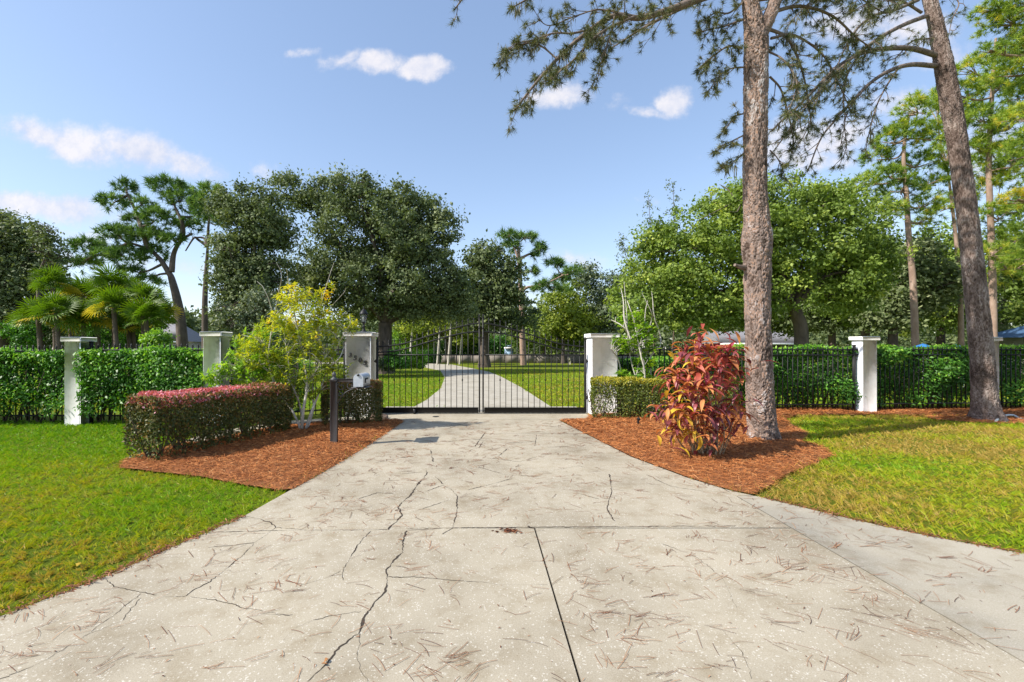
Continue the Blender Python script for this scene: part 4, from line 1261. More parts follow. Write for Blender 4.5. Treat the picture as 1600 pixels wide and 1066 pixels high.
bd = 8.75
base = GP(474, 677)
def yl(c, r): return np.clip(.16 + .28 * (c[:, 2] - .9) + r.normal(0, .17, len(c)), 0, 1)
st = []
for path, rr_ in [([(474, 680), (470, 640), (455, 600), (430, 565), (405, 530), (385, 520)], [.05, .035, .03, .02, .01]),
                  ([(474, 680), (474, 640), (480, 600), (474, 560), (462, 500), (452, 450), (448, 420)], [.05, .04, .03, .02, .006]),
                  ([(478, 680), (486, 645), (500, 610), (512, 575), (530, 535), (548, 505)], [.05, .035, .028, .02, .006]),
                  ([(478, 680), (490, 640), (488, 600), (500, 550), (497, 500), (512, 440), (522, 410)], [.04, .035, .028, .018, .005]),
                  ([(474, 680), (462, 650), (440, 620), (425, 590), (418, 550), (428, 500), (415, 455), (402, 440)], [.04, .03, .025, .018, .005]),
                  ([(430, 565), (400, 570), (380, 562)], [.02, .015, .008]),
                  ([(512, 575), (530, 560), (538, 540), (545, 520)], [.02, .015, .008]),
                  ([(428, 500), (435, 460), (440, 430), (432, 410)], [.012, .008, .004]),
                  ([(497, 500), (535, 460), (540, 450)], [.01, .008, .004]),
                  ([(455, 600), (450, 560), (445, 520), (455, 480)], [.02, .015, .006]), ([(480, 600), (500, 570), (520, 540), (530, 500)], [.02, .015, .006])]:
    q = [W(x, y, bd + .25 * math.sin(i * 1.7 + x)) for i, (x, y) in enumerate(path)]
    q[0][1] = bd if path[0][1] == 680 else q[0][1]
    st.append((q, [k * .58 for k in rr_]))
shrub('yellow_shrub', base, 'tall yellow leaved shrub with pale branching stems beside the mailbox post',
      PB([(470, 495, 48, 36), (432, 530, 45, 38), (498, 520, 40, 40), (455, 460, 26, 22), (490, 468, 20, 24), (522, 492, 22, 20), (540, 498, 16, 16), (552, 508, 9, 12), (400, 555, 34, 24), (470, 565, 55, 30), (508, 562, 24, 24), (380, 530, 16, 12), (515, 455, 7, 20), (440, 592, 34, 16), (495, 598, 34, 18), (468, 615, 26, 14), (535, 575, 16, 14)], bd),
      7600, .105, M['croton'], M['stem_pale'], st, 51, wl=.28, tintf=yl)
b2 = (-3.95, 9.35)
shrub('yellow_green_shrub', b2, 'spreading yellow green shrub behind the red topped hedge, below the pillar',
      PB([(400, 575, 40, 26), (360, 580, 30, 20), (430, 570, 35, 28), (375, 545, 26, 18), (335, 590, 20, 13), (405, 520, 24, 12)], 9.3), 3400, .12, M['bright'], M['stem_pale'],
      [([(b2[0], b2[1], 0), (b2[0] - .3, 9.3, .5), (b2[0] - .8, 9.3, 1.1)], [.03, .02, .008]), ([(b2[0], b2[1], 0), (b2[0] + .1, 9.3, .6), (b2[0] + .2, 9.3, 1.2)], [.03, .02, .008])], 52, wl=.3)
# pale stemmed shrub behind the gold hedge
bd = 10.75; st = []
for path, rr_ in [([(985, 640), (998, 560), (985, 530), (973, 510), (955, 500)], [.035, .03, .02, .008]), ([(985, 530), (976, 500), (974, 470), (970, 450)], [.02, .03, .015, .006]),
                  ([(1000, 640), (1008, 590), (1000, 550), (990, 500), (980, 470)], [.03, .02, .01]), ([(1015, 640), (1012, 580), (1008, 530), (1008, 490), (1012, 470)], [.025, .018, .008]),
                  ([(1020, 640), (1016, 560), (1030, 545), (1032, 525), (1022, 495), (1020, 470), (1018, 455)], [.025, .022, .02, .015, .006]), ([(1012, 520), (1018, 500), (1018, 488), (1003, 458)], [.015, .012, .005]),
                  ([(975, 640), (968, 570), (955, 545)], [.03, .025, .018]), ([(1010, 640), (985, 560), (980, 500), (975, 440)], [.02, .015, .006])]:
    st.append(([W(x, y, bd + .2 * math.sin(i * 2 + x)) for i, (x, y) in enumerate(path)], [k * .8 for k in rr_]))
b3 = W(1005, 640, bd)
shrub('pale_stemmed_shrub', b3, 'sparse shrub of pale crooked stems and lime leaf tufts behind the gold hedge',
      PB([(973, 545, 10, 10), (1000, 560, 9, 8), (1018, 563, 9, 9), (1003, 577, 10, 8), (985, 525, 22, 22), (1010, 530, 20, 25), (990, 500, 25, 18), (1020, 600, 20, 16), (968, 590, 14, 20), (990, 590, 25, 16), (965, 530, 12, 16)], bd, .3),
      2300, .11, M['bright'], M['stem_pale'], st, 53, wl=.42)

# ------------------------------------------------------------------ red cordyline
def strap(L, Wd, arch, seed):
    r = np.random.default_rng(seed); n = 7
    s = np.linspace(0, 1, n); w = Wd * np.array([.22, .55, .9, 1., .88, .5, .03]) / 2
    ang = .15 - arch * s ** 1.2
    x = np.concatenate([[0], np.cumsum(np.cos(ang[:-1]) * L / (n - 1))]); z = np.concatenate([[0], np.cumsum(np.sin(ang[:-1]) * L / (n - 1))])
    tw = r.normal(0, .12) * s
    v = np.concatenate([np.column_stack([x, w, z + w * .45 + tw * w]), np.column_stack([x, 0 * w, z]), np.column_stack([x, -w, z + w * .45 - tw * w])])
    i = np.arange(n - 1)
    gg = G(); gg.add(v, np.concatenate([np.stack([i, i + 1, i + 1 + n, i + n], 1), np.stack([i + n, i + 1 + n, i + 1 + 2 * n, i + 2 * n], 1)]), np.tile(np.clip(.5 + .45 * np.sin(s * 3 + seed), 0, 1), 3))
    return gg


tb = GP(1100, 716)
ti = empty('cordyline_plant', (tb[0], tb[1], 0), 'bushy plant of red, rust and gold strap leaves on canes by the pine', 'plant')
lmesh = {}
for mk in ('ti_red', 'ti_rust', 'ti_pink', 'ti_gold', 'ti_dark'):
    lmesh[mk] = [strap(.34, .074, a, i + 3).mesh('leaf', M[mk], smooth=True) for i, a in enumerate((.9, 1.5, 2.2))]
r = np.random.default_rng(61)
heads = [(1072, 552, .1, 17), (1106, 548, 0, 18), (1136, 548, .15, 17), (1090, 572, -.2, 16), (1122, 575, -.2, 16), (1056, 585, 0, 15), (1074, 605, -.3, 14), (1104, 604, -.3, 15),
         (1134, 598, .1, 14), (1148, 625, .1, 11), (1046, 630, -.1, 13), (1068, 640, -.3, 13), (1098, 640, -.35, 12), (1126, 640, -.2, 12), (1056, 668, -.15, 13), (1088, 668, -.35, 11), (1118, 668, -.25, 10), (1142, 660, .1, 9),
         (1086, 540, .25, 12), (1120, 560, .3, 12), (1150, 575, .25, 11)]
canes = []
for (hx, hy, dd, n) in heads:
    h = W(hx, hy, tb[1] + dd)
    foot = np.array([tb[0] + r.uniform(-.16, .2), tb[1] + r.uniform(-.12, .12), 0.0])
    gs = G(); mid = foot * .55 + h * .45 + [r.normal(0, .04), r.normal(0, .04), .05]
    tube(gs, spline([foot, mid, h], 9), [.014, .012, .010], 6)
    gs.obj('cane', M['ti_cane'], ti)
    low = (EYE - h[2]) / 1.4
    up = unit(h - mid)
    for k in range(n):
        az = k * 2.4 + r.uniform(-.25, .25)
        el = (1.15 - 1.7 * (k / n)) + r.normal(0, .15)
        if h[2] < .9: el -= .35
        u = r.uniform()
        if hx < 1090 and h[2] < 1.0: mk = 'ti_gold' if u < .46 else ('ti_rust' if u < .7 else 'ti_dark')
        elif h[2] < .95: mk = 'ti_dark' if u < .3 else ('ti_rust' if u < .7 else 'ti_red')
        elif hx > 1100: mk = 'ti_pink' if u < .22 else ('ti_red' if u < .72 else ('ti_dark' if u < .82 else 'ti_rust'))
        else: mk = 'ti_rust' if u < .48 else ('ti_red' if u < .72 else ('ti_dark' if u < .86 else 'ti_gold'))
        sc = r.uniform(.62, 1.0) * (.75 if k < 3 else 1)
        o = instance(lmesh[mk][r.integers(3)], 'leaf', ti, Vector(h - [0, 0, .006 * k]) - ti.location, (r.normal(0, .25), -el, az), (sc, sc, sc))
for mk, cnt in (('ti_red', 90), ('ti_rust', 120), ('ti_dark', 190), ('ti_gold', 50)):      # the small inner leaves too many to pick apart
    g = G()
    for _ in range(cnt):
        hx, hy, dd, _n = heads[r.integers(len(heads))]
        if mk == 'ti_gold' and hx > 1095: continue
        p = W(hx + r.normal(0, 13), hy + r.normal(4, 16), tb[1] + dd + r.normal(0, .1)); az = r.uniform(0, 6.28); el = r.uniform(-.7, 1.2)
        sg_ = strap(.34 * r.uniform(.5, .8), .055, r.uniform(.5, 1.8), int(r.integers(99)))
        Rm = np.array((Matrix.Rotation(az, 3, 'Z') @ Matrix.Rotation(-el, 3, 'Y')))
        g.add(np.concatenate(sg_.v) @ Rm.T + p, np.concatenate(sg_.f), r.uniform(.2, .9))
    tag(g.obj('inner_leaves', M[mk], ti, smooth=True), kind='stuff')
g = G()
for _ in range(16):
    f0 = np.array([tb[0] + r.uniform(-.2, .24), tb[1] + r.uniform(-.15, .15), 0.0]); f1 = f0 + [r.uniform(-.3, .3), r.uniform(-.2, .1), r.uniform(.3, .7)]
    tube(g, spline([f0, (f0 + f1) / 2 + r.normal(0, .02, 3), f1], 5), [.010, .008, .005], 5)
g.obj('bare_cane', M['ti_cane'], ti)

# ------------------------------------------------------------------ near pines
def bark_trunk(path, radii, seg, rings, ncell, cellh, depth, seed, flare=None):
    r = np.random.default_rng(seed)
    P = spline(path, rings); R = np.interp(np.linspace(0, 1, rings), np.linspace(0, 1, len(radii)), radii)
    s = np.concatenate([[0], np.cumsum(np.linalg.norm(np.diff(P, axis=0), axis=1))])
    T = unit(np.gradient(P, axis=0)); A = unit(np.cross(T, [0, 1., 0])); Bv = np.cross(T, A)
    th = np.linspace(0, 2 * math.pi, seg, endpoint=False)
    U0 = np.broadcast_to(th[None] / (2 * math.pi), (rings, seg)); V0 = np.broadcast_to(s[:, None], (rings, seg)) / (2 * math.pi * R.mean())

    def vnoise(k, sd):                                   # periodic value noise over the unrolled bark
        rr = np.random.default_rng(sd); nv = int(V0.max() * k) + 3; t = rr.uniform(-1, 1, (nv, k))
        x, y = U0 * k, V0 * k; ix, iy = np.floor(x).astype(int), np.floor(y).astype(int); fx, fy = x - ix, y - iy
        fx = fx * fx * (3 - 2 * fx); fy = fy * fy * (3 - 2 * fy)
        g_ = lambda a, b: t[np.minimum(iy + b, nv - 1), (ix + a) % k]
        return (g_(0, 0) * (1 - fx) + g_(1, 0) * fx) * (1 - fy) + (g_(0, 1) * (1 - fx) + g_(1, 1) * fx) * fy

    def worley(k, cell, warp, sd, wid):
        rr = np.random.default_rng(sd)
        u = U0 * k + warp * (.7 * vnoise(k * 2, sd + 1) + .35 * vnoise(k * 5, sd + 2)); v = s[:, None] / cell + warp * (.7 * vnoise(k * 2, sd + 3) + .35 * vnoise(k * 5, sd + 4))
        nv = int(v.max()) + 5
        ju, jv, jr = rr.uniform(0, 1, (nv, k)), rr.uniform(0, 1, (nv, k)), rr.uniform(0, 1, (nv, k))
        iu, iv = np.floor(u).astype(int), np.floor(v).astype(int)
        F1 = np.full(u.shape, 9.); F2 = np.full(u.shape, 9.); ID = np.zeros(u.shape)
        for a in (-1, 0, 1):
            for b in (-1, 0, 1):
                q = np.clip(iv + b + 2, 0, nv - 1); m = (iu + a) % k
                dx, dy = np.abs(iu + a + ju[q, m] - u), np.abs(iv + b + jv[q, m] - v)
                d = .6 * (dx + dy) + .4 * np.hypot(dx, dy)
                nearer = d < F1
                F2 = np.where(nearer, F1, np.minimum(F2, d)); ID = np.where(nearer, jr[q, m], ID); F1 = np.where(nearer, d, F1)
        return np.clip((F2 - F1) / wid, 0, 1), ID
    e1, I1 = worley(ncell, cellh, .5, seed, .17)
    e2, I2 = worley(int(ncell * 1.7), cellh * .34, .6, seed + 40, .22)
    n1, n2_, n3_ = vnoise(3, seed + 9), vnoise(ncell * 6, seed + 10), vnoise(ncell * 3, seed + 11)
    disp = depth * (.75 * e1 * (.6 + .6 * I1) + .38 * e2 * (.3 + .9 * I2) + .10 * n2_ + .12 * n3_ - 1.35)
    e = .3 + .7 * np.minimum(e1 * 1.2, 1) * (.55 + .45 * np.minimum(e2 * 1.5, 1))
    ID = .42 + .24 * n1 + .34 * (I2 - .5) + .34 * (I1 - .5) + .10 * n2_
    RR = R[:, None] + disp
    if flare is not None:
        RR = RR + flare(th[None], s[:, None])
    V = P[:, None] + RR[..., None] * (np.cos(th)[None, :, None] * A[:, None] + np.sin(th)[None, :, None] * Bv[:, None])
    idx = np.arange(rings * seg).reshape(rings, seg)
    f = np.stack([idx[:-1], np.roll(idx, -1, 1)[:-1], np.roll(idx, -1, 1)[1:], idx[1:]], -1).reshape(-1, 4)
    tint = np.clip((.12 + ID + r.normal(0, .06, ID.shape)) * e, 0, 1)
    return V.reshape(-1, 3), f, tint.ravel()


def tufts(gg, pos, ax, L, w, n, tint, r, spread=1.0):
    """needle tufts: n thin triangles round each axis"""
    K = len(pos)
    P = np.repeat(pos, n, 0); A = np.repeat(ax, n, 0)
    side = randdir(K * n, r)
    a = unit(A * r.uniform(.2, 1.1, (K * n, 1)) + side * spread)
    LL = L * r.uniform(.55, 1.15, (K * n, 1))
    s = unit(np.cross(a, randdir(K * n, r)))
    P = P - A * r.uniform(0, .5, (K * n, 1)) * L
    v = np.stack([P - s * w / 2, P + s * w / 2, P + a * LL + [0, 0, -.12] * LL], 1)
    i = np.arange(K * n) * 3
    gg.add(v.reshape(-1, 3), np.stack([i, i + 1, i + 2], 1), np.repeat(np.clip(np.repeat(tint, n) + r.normal(0, .12, K * n), 0, 1), 3))


def near_branch(gw, gn, gm, path, d0, d1, r0, r1, twig_sp, twig_len, r, start=.25, tuft_n=26, tint0=.45, droop=.5, moss=0, curve=.4, L=.125, tuftsp=.08):
    dd = np.linspace(d0, d1, len(path))
    P = spline([W(x, y, d) for (x, y), d in zip(path, dd)], max(8, len(path) * 5))
    tube(gw, P, [r0, (r0 + r1) / 2, r1], 7)
    s = np.concatenate([[0], np.cumsum(np.linalg.norm(np.diff(P, axis=0), axis=1))])
    T = unit(np.gradient(P, axis=0))
    tp, ta = [P[-1]], [T[-1]]
    q = s[-1] * start
    sgn = 1
    while q < s[-1]:
        i = np.searchsorted(s, q) - 1
        p, t = P[max(i, 0)], T[max(i, 0)]
        sgn = -sgn
        perp = unit(np.cross(t, [0, 0, 1.])) * sgn * r.uniform(.2, 1) + np.array([0, 0, -droop * r.uniform(-.2, 1.1)]) + r.normal(0, .25, 3)
        dirn = unit(t * r.uniform(.5, 1.1) + perp)
        ln = twig_len * r.uniform(.4, 1.15) * (1.05 - .45 * q / s[-1])
        e = p + dirn * ln * .55 + r.normal(0, .02, 3); e2 = e + unit(dirn + [0, 0, r.uniform(-.4, .6)]) * ln * .45
        tw = spline([p, e, e2], 7)
        tube(gw, tw, [.009, .006, .004], 4, cap=False)
        m = max(3, int(ln * .95 / tuftsp))
        for k in range(m):
            f = 1 - .75 * k / m
            ii = int(f * 6)
            off = r.normal(0, .035, 3)
            if k and r.random() < .75:
                e3 = tw[ii] + unit(dirn + r.normal(0, .7, 3)) * r.uniform(.06, .22)
                tube(gw, [tw[ii], e3], [.004, .003], 3, cap=False)
                tp.append(e3); ta.append(unit(e3 - tw[ii]))
            else:
                tp.append(tw[ii] + off); ta.append(unit(dirn + [0, 0, .3] + r.normal(0, .3, 3)))
        if moss and r.random() < moss * .4:
            for _ in range(14):
                m0 = p + r.normal(0, .05, 3); ln2 = r.uniform(.06, .26)
                w = .006
                gm.add([m0 + [-w, 0, 0], m0 + [w, 0, 0], m0 + [w * .6 + r.normal(0, .012), 0, -ln2 * .5], m0 + [-w * .6, r.normal(0, .01), -ln2 * .5], m0 + [r.normal(0, .03), 0, -ln2]], [(0, 1, 2), (0, 2, 3), (3, 2, 4)], r.uniform())
        q += twig_sp * r.uniform(.6, 1.4)
    tufts(gn, np.array(tp), np.array(ta), L * .95, .0075, int(tuft_n * 1.7), np.full(len(tp), tint0) + r.normal(0, .12, len(tp)), r)


# upright pine
D1 = 7.85
base = GP(1193, 690)
pine = empty('upright_pine', (base[0], base[1], 0), 'big upright pine with flaking grey and orange bark beside the red plant', 'tree')
path = [W(1193, 700, D1), W(1190, 650, D1), W(1187, 600, D1), W(1184, 500, D1), W(1183, 400, D1), W(1182, 340, D1), W(1180, 300, D1), W(1180, 200, D1), W(1181, 100, D1), W(1181, 60, D1), W(1172, 0, D1), W(1163, -80, D1), W(1150, -250, D1 + .1)]
sp = spline(path, 200)
rad = [(0, 27), (.04, 26), (.12, 24), (.25, 23), (.38, 23), (.40, 25.5), (.425, 25.5), (.45, 22), (.5, 20.5), (.6, 20), (.72, 20.5), (.78, 17), (.9, 14), (1, 12)]
zz = np.array([p[2] for p in sp]); zc = lambda y: EYE + (PY - y) / F * D1
yk = [(700, 26), (650, 25), (600, 24), (560, 23), (520, 22.5), (470, 22.5), (420, 23), (390, 26), (370, 26), (345, 22), (300, 21), (200, 20.5), (100, 21.5), (60, 21), (20, 15), (-80, 13), (-250, 10)]
radii = np.interp(-np.array([PY - (z - EYE) * F / D1 for z in zz]) * -1, [k[0] for k in yk][::-1], [k[1] for k in yk][::-1]) / F * D1 * .86
fl = lambda th, s: np.clip(1 - s / .42, 0, 1) ** 2 * (.10 + .05 * np.sin(th * 5 + .7) + .02 * np.sin(th * 11))
V, f, tn = bark_trunk(path, radii, 160, 700, 15, .27, .036, 71, fl)
g = G(); g.add(V, f, tn); g.obj('trunk', M['bark_pine'], pine, smooth=False)
# second leader and branch stubs
g = G(); gn = G(); gm = G(); r = np.random.default_rng(72)
V, f, tn = bark_trunk([W(1185, 75, D1), W(1196, 40, D1 - .05), W(1210, 5, D1), W(1222, -60, D1), W(1235, -200, D1)], [.07, .12, .11, .095, .07], 90, 240, 10, .24, .02, 73)
g.add(V, f, tn); g.obj('leader', M['bark_pine'], pine)
g = G(); tube(g, spline([W(1163, 418, D1), W(1155, 417, D1 - .05), W(1148, 414, D1 - .1)], 6), [.05, .035, .025], 10); g.obj('branch_stub', M['branch'], pine)
g = G()
NB = [
 ([(1172, -60), (1120, -15), (1085, 0), (1050, 14), (1000, 28), (962, 24), (925, 45), (885, 78), (850, 115), (825, 145), (806, 170)], D1, 7.0, .07, .012, .09, .62, .28, .55),
 ([(990, 27), (955, 42), (925, 62), (895, 95), (870, 115), (855, 130)], 7.35, 6.9, .022, .008, .08, .42, .1, .7),
 ([(925, 45), (895, 52), (865, 52), (835, 62), (808, 68), (785, 82)], 7.2, 7.1, .018, .006, .08, .38, .25, .45),
 ([(870, 92), (845, 72), (820, 68), (795, 78), (780, 100)], 7.1, 7.3, .014, .006, .08, .34, .2, .45),
 ([(960, 26), (955, 50), (945, 80), (935, 110), (925, 138)], 7.3, 7.2, .014, .006, .08, .36, .15, .6),
 ([(985, 28), (940, 15), (900, 25), (860, 40), (840, 30)], 7.35, 7.6, .014, .006, .09, .4, .2, .3),
 ([(1168, -90), (1000, -70), (900, -40), (850, -15), (800, 12)], D1, 7.4, .05, .01, .12, .5, .5, .6),
 ([(1168, -110), (950, -80), (800, -50), (740, -20), (710, 15)], D1, 7.8, .05, .01, .12, .45, .6, .6),
 ([(1160, 76), (1140, 72), (1122, 82), (1105, 95), (1088, 110)], D1, 7.6, .02, .006, .07, .36, .1, .6),
 ([(1162, 30), (1135, 40), (1115, 45), (1092, 50)], D1, 7.9, .02, .006, .07, .34, .1, .8),
 ([(1165, 0), (1140, 20), (1120, 20), (1100, 30)], D1, 7.8, .02, .006, .08, .36, .1, .6),
 ([(1163, 105), (1140, 108), (1122, 122), (1105, 145)], D1, 7.7, .015, .005, .075, .3, .15, .5),
 ([(1161, 178), (1148, 182), (1138, 196), (1130, 205)], D1, 7.7, .014, .005, .09, .2, .2, .5),
 ([(1161, 212), (1145, 220), (1132, 226), (1124, 232)], D1, 7.7, .014, .005, .08, .2, .2, .5),
 ([(1161, 240), (1148, 252), (1138, 260), (1130, 262)], D1, 7.7, .012, .005, .09, .16, .2, .3),
 ([(1200, 45), (1230, 60), (1250, 100), (1262, 150), (1268, 200)], D1, 8.2, .03, .007, .10, .42, .1, .8),
 ([(1203, 120), (1220, 140), (1232, 180), (1240, 225), (1235, 250)], D1, 8.1, .018, .006, .10, .3, .1, .7),
 ([(1203, 20), (1250, 10), (1300, 25), (1340, 60), (1370, 80)], D1, 8.6, .035, .007, .10, .46, .12, .6),
 ([(1200, 80), (1225, 95), (1245, 130), (1230, 180)], D1, 7.5, .018, .006, .09, .32, .15, .7),
 ([(1213, -20), (1270, -30), (1330, -10), (1380, 20)], D1, 8.8, .035, .008, .11, .5, .15, .7),
 ([(1205, 60), (1240, 55), (1285, 85), (1310, 130), (1330, 175)], D1, 8.4, .025, .007, .11, .4, .15, .7),
 ([(1203, 235), (1213, 245), (1222, 262), (1228, 282)], D1, 7.9, .012, .005, .09, .18, .2, .5)]
for (pth, d0, d1, r0, r1, tsp, tl, stt, dr_) in NB:
    near_branch(g, gn, gm, pth, d0, d1, r0, r1, tsp, tl, r, stt, 24, .40, dr_, .22)
# the crown above: seen from elsewhere, and shading the lawn
for k in range(16):
    az = k * 2.4; z0 = 7.6 + .28 * k; Lb = 2.6 - .1 * k
    c0 = np.array([path[-1][0], path[-1][1], z0]) if k > 3 else np.array([path[-2][0], path[-2][1], z0])
    q = [c0 + np.array([math.cos(az) * Lb * u_, math.sin(az) * Lb * u_, .5 * u_ - .5 * u_ ** 2]) for u_ in (0, .35, .7, 1)]
    path_px = [(PX + F * p_[0] / p_[1], PY - (p_[2] - EYE) * F / p_[1]) for p_ in q]
    near_branch(g, gn, gm, path_px, q[0][1], q[-1][1], .05, .012, .16, .7, r, .25, 22, .4, .1)
V, f, tn = bark_trunk([path[-1], path[-1] + [0, 0, 1.6], path[-1] + [.1, 0, 3.2]], [.12, .08, .03], 24, 60, 7, .15, .01, 74)
g.obj('branch', M['branch'], pine); gn.obj('needles', M['needle_near'], pine); tag(gm.obj('moss', M['moss'], pine), kind='stuff')

# leaning pine
D2 = 10.25
base = GP(1541, 657)
pine2 = empty('leaning_pine', (base[0], base[1], 0), 'tall dark barked pine leaning left with flared foot at the right fence', 'tree')
cl = [(1543, 664), (1541, 645), (1537, 600), (1534, 550), (1524, 450), (1513, 350), (1497, 230), (1487, 170), (1476, 108), (1465, 50), (1453, 0), (1440, -60), (1410, -200)]
wd = [(1543, 664, 27), (1, 640, 25), (1, 600, 23), (1, 550, 22), (1, 450, 21), (1, 350, 19.5), (1, 230, 19), (1, 170, 20), (1, 108, 19), (1, 50, 15.5), (1, 0, 13.5), (1, -60, 12), (1, -200, 10)]
path = [W(x, y, D2) for x, y in cl]
sp = spline(path, 200); yk = np.array([PY - (p[2] - EYE) * F / D2 for p in sp])
radii = np.interp(yk, [w[1] for w in wd][::-1], [w[2] for w in wd][::-1]) / F * D2 * .66
fl = lambda th, s: np.clip(1 - s / .55, 0, 1) ** 2 * (.17 + .06 * np.sin(th * 4 + 1) + .03 * np.sin(th * 9))
V, f, tn = bark_trunk(path, radii, 140, 660, 23, .2, .026, 81, fl)
g = G(); g.add(V, f, tn); g.obj('trunk', M['bark_dark'], pine2)
g = G(); gn = G(); gm = G(); r = np.random.default_rng(82)
NB2 = [
 ([(1462, 86), (1425, 76), (1385, 76), (1345, 84), (1312, 102), (1290, 122), (1255, 158), (1225, 185), (1205, 205)], D2, 9.0, .06, .012, .14, .62, .3, .8),
 ([(1462, 103), (1425, 101), (1392, 110), (1362, 128), (1335, 155), (1305, 188), (1282, 218), (1262, 268)], D2, 9.2, .055, .01, .14, .6, .25, .8),
 ([(1405, 105), (1385, 135), (1370, 165), (1360, 200), (1352, 235)], 9.9, 9.6, .022, .006, .13, .45, .2, .9),
 ([(1448, 25), (1410, 40), (1370, 62), (1330, 92), (1290, 130), (1250, 180), (1210, 235)], D2, 9.0, .05, .01, .14, .62, .2, .8),
 ([(1435, 0), (1400, 15), (1365, 25), (1335, 50), (1310, 100), (1305, 140)], D2, 9.4, .04, .008, .12, .5, .15, .8),
 ([(1345, 84), (1325, 115), (1318, 150), (1320, 190), (1312, 235)], 9.7, 9.4, .02, .006, .13, .42, .1, .9),
 ([(1290, 122), (1275, 160), (1262, 200), (1240, 240)], 9.3, 9.1, .016, .005, .13, .4, .1, .9),
 ([(1335, 155), (1320, 190), (1322, 230), (1310, 262)], 9.6, 9.5, .015, .005, .13, .4, .1, .9),
 ([(1430, -20), (1380, -40), (1320, -30), (1270, 0), (1230, 40)], D2, 9.2, .04, .008, .13, .55, .15, .8),
 ([(1440, 20), (1415, 5), (1385, -5), (1355, 5), (1330, 20)], D2, 9.9, .03, .008, .12, .5, .15, .6),
 ([(1452, 0), (1480, -10), (1498, 5), (1488, 30), (1482, 55)], D2, 10, .02, .006, .2, .3, .2, .6),
 ([(1455, 60), (1425, 65), (1400, 90), (1380, 95)], D2, 9.9, .02, .006, .13, .4, .1, .8)]
for (pth, d0, d1, r0, r1, tsp, tl, stt, dr_) in NB2:
    near_branch(g, gn, gm, pth, d0, d1, r0, r1, tsp, tl, r, stt, 17, .42, dr_, .15, tuftsp=.11)
for k in range(14):
    az = k * 2.4; z0 = 10.2 + .35 * k; Lb = 3.0 - .12 * k
    c0 = np.array([path[-1][0] - .1 * k * .3, path[-1][1], z0])
    q = [c0 + np.array([math.cos(az) * Lb * u_, math.sin(az) * Lb * u_, .5 * u_ - .5 * u_ ** 2]) for u_ in (0, .35, .7, 1)]
    path_px = [(PX + F * p_[0] / p_[1], PY - (p_[2] - EYE) * F / p_[1]) for p_ in q]
    near_branch(g, gn, gm, path_px, q[0][1], q[-1][1], .05, .012, .2, .7, r, .25, 18, .4, .1)
tube(g, [path[-1], path[-1] + [-.5, 0, 2.5], path[-1] + [-.7, 0, 5]], [.14, .1, .03], 12)
g.obj('branch', M['branch'], pine2); gn.obj('needles', M['needle_near'], pine2); tag(gm.obj('moss', M['moss'], pine2), kind='stuff')


# ------------------------------------------------------------------ broadleaf trees
def crown(gg, blobs, n_cl, per, cr, Lf, r, tint0=.45, tamp=.2, inner=.35, wl=.6):
    B = np.array(blobs)
    wgt = (B[:, 3] * B[:, 5] * B[:, 4]) ** .67
    bi = r.choice(len(B), n_cl, p=wgt / wgt.sum())
    dr = randdir(n_cl, r)
    rad = np.where(r.uniform(0, 1, n_cl) < inner, r.uniform(.2, .75, n_cl), r.uniform(.78, 1.04, n_cl))
    c = B[bi, :3] + dr * B[bi, 3:6] * rad[:, None]
    ct = tint0 + r.normal(0, tamp, n_cl)
    sz = cr * r.uniform(.55, 1.4, n_cl)
    C = np.repeat(c, per, 0); S = np.repeat(sz, per)[:, None]
    n = len(C)
    off = r.normal(0, 1, (n, 3)) * [1, 1, .62]
    off = unit(off) * np.abs(r.normal(.75, .3, (n, 1)))
    pos = C + off * S
    nrm = unit(off) * .9 + [0, 0, .45] + np.repeat(dr, per, 0) * .4 + r.normal(0, .5, (n, 3))
    L = Lf * r.uniform(.6, 1.35, n)
    leaves(gg, pos, r.normal(0, 1, (n, 3)), nrm, L, L * wl, np.clip(np.repeat(ct, per) + r.normal(0, .09, n), 0, 1), 0, .1, .05)
    return c


def wood(gg, start, clumps, r, r0, n=14, up=1.2):
    k = r.choice(len(clumps), min(n, len(clumps)), replace=False)
    for i in k:
        e = clumps[i]; d = e - start
        m1 = start + d * .35 + [0, 0, up * .25 + .12 * np.linalg.norm(d) * .5] + r.normal(0, .15, 3)
        m2 = start + d * .72 + [0, 0, .12 * np.linalg.norm(d)] + r.normal(0, .2, 3)
        P = spline([start, m1, m2, e], 12)
        q = r0 * r.uniform(.5, 1)
        tube(gg, P, [q, q * .6, q * .3, .02], 7)
        for _ in range(4):
            j = r.integers(5, 11); t2 = P[j] + r.normal(0, 1, 3) * np.array([1, 1, .6]) * np.linalg.norm(d) * .16
            tube(gg, spline([P[j], (P[j] + t2) / 2 + r.normal(0, .1, 3), t2], 5), [q * .25, .012], 5)


def broadleaf(name, base, tr, fork, blobs, n_cl, per, cr, Lf, mat, seed, label, tint0=.45, group=None, limbs=16, tpath=None, tamp=.2, bark='bark_oak', wl=.6, inner=.35):
    r = np.random.default_rng(seed)
    t = empty(name, (base[0], base[1], 0), label, 'tree', group)
    gc = G(); c = crown(gc, blobs, n_cl, per, cr, Lf, r, tint0, tamp, inner, wl); gc.obj('crown', M[mat], t)
    gw = G()
    b0 = np.array([base[0], base[1], -.1]); f0 = np.array(fork, float)
    tp = spline([b0, *(tpath or []), f0], 16)
    tube(gw, tp, [tr * 1.5, tr * 1.08, tr, tr * .95, tr * .9], 14)
    gw.obj('trunk', M[bark], t)
    gl = G(); wood(gl, f0, c, r, tr * .55, limbs); gl.obj('limbs', M[bark], t)
    return t


def gz(px, d): return W(px, PY, d)[:2]

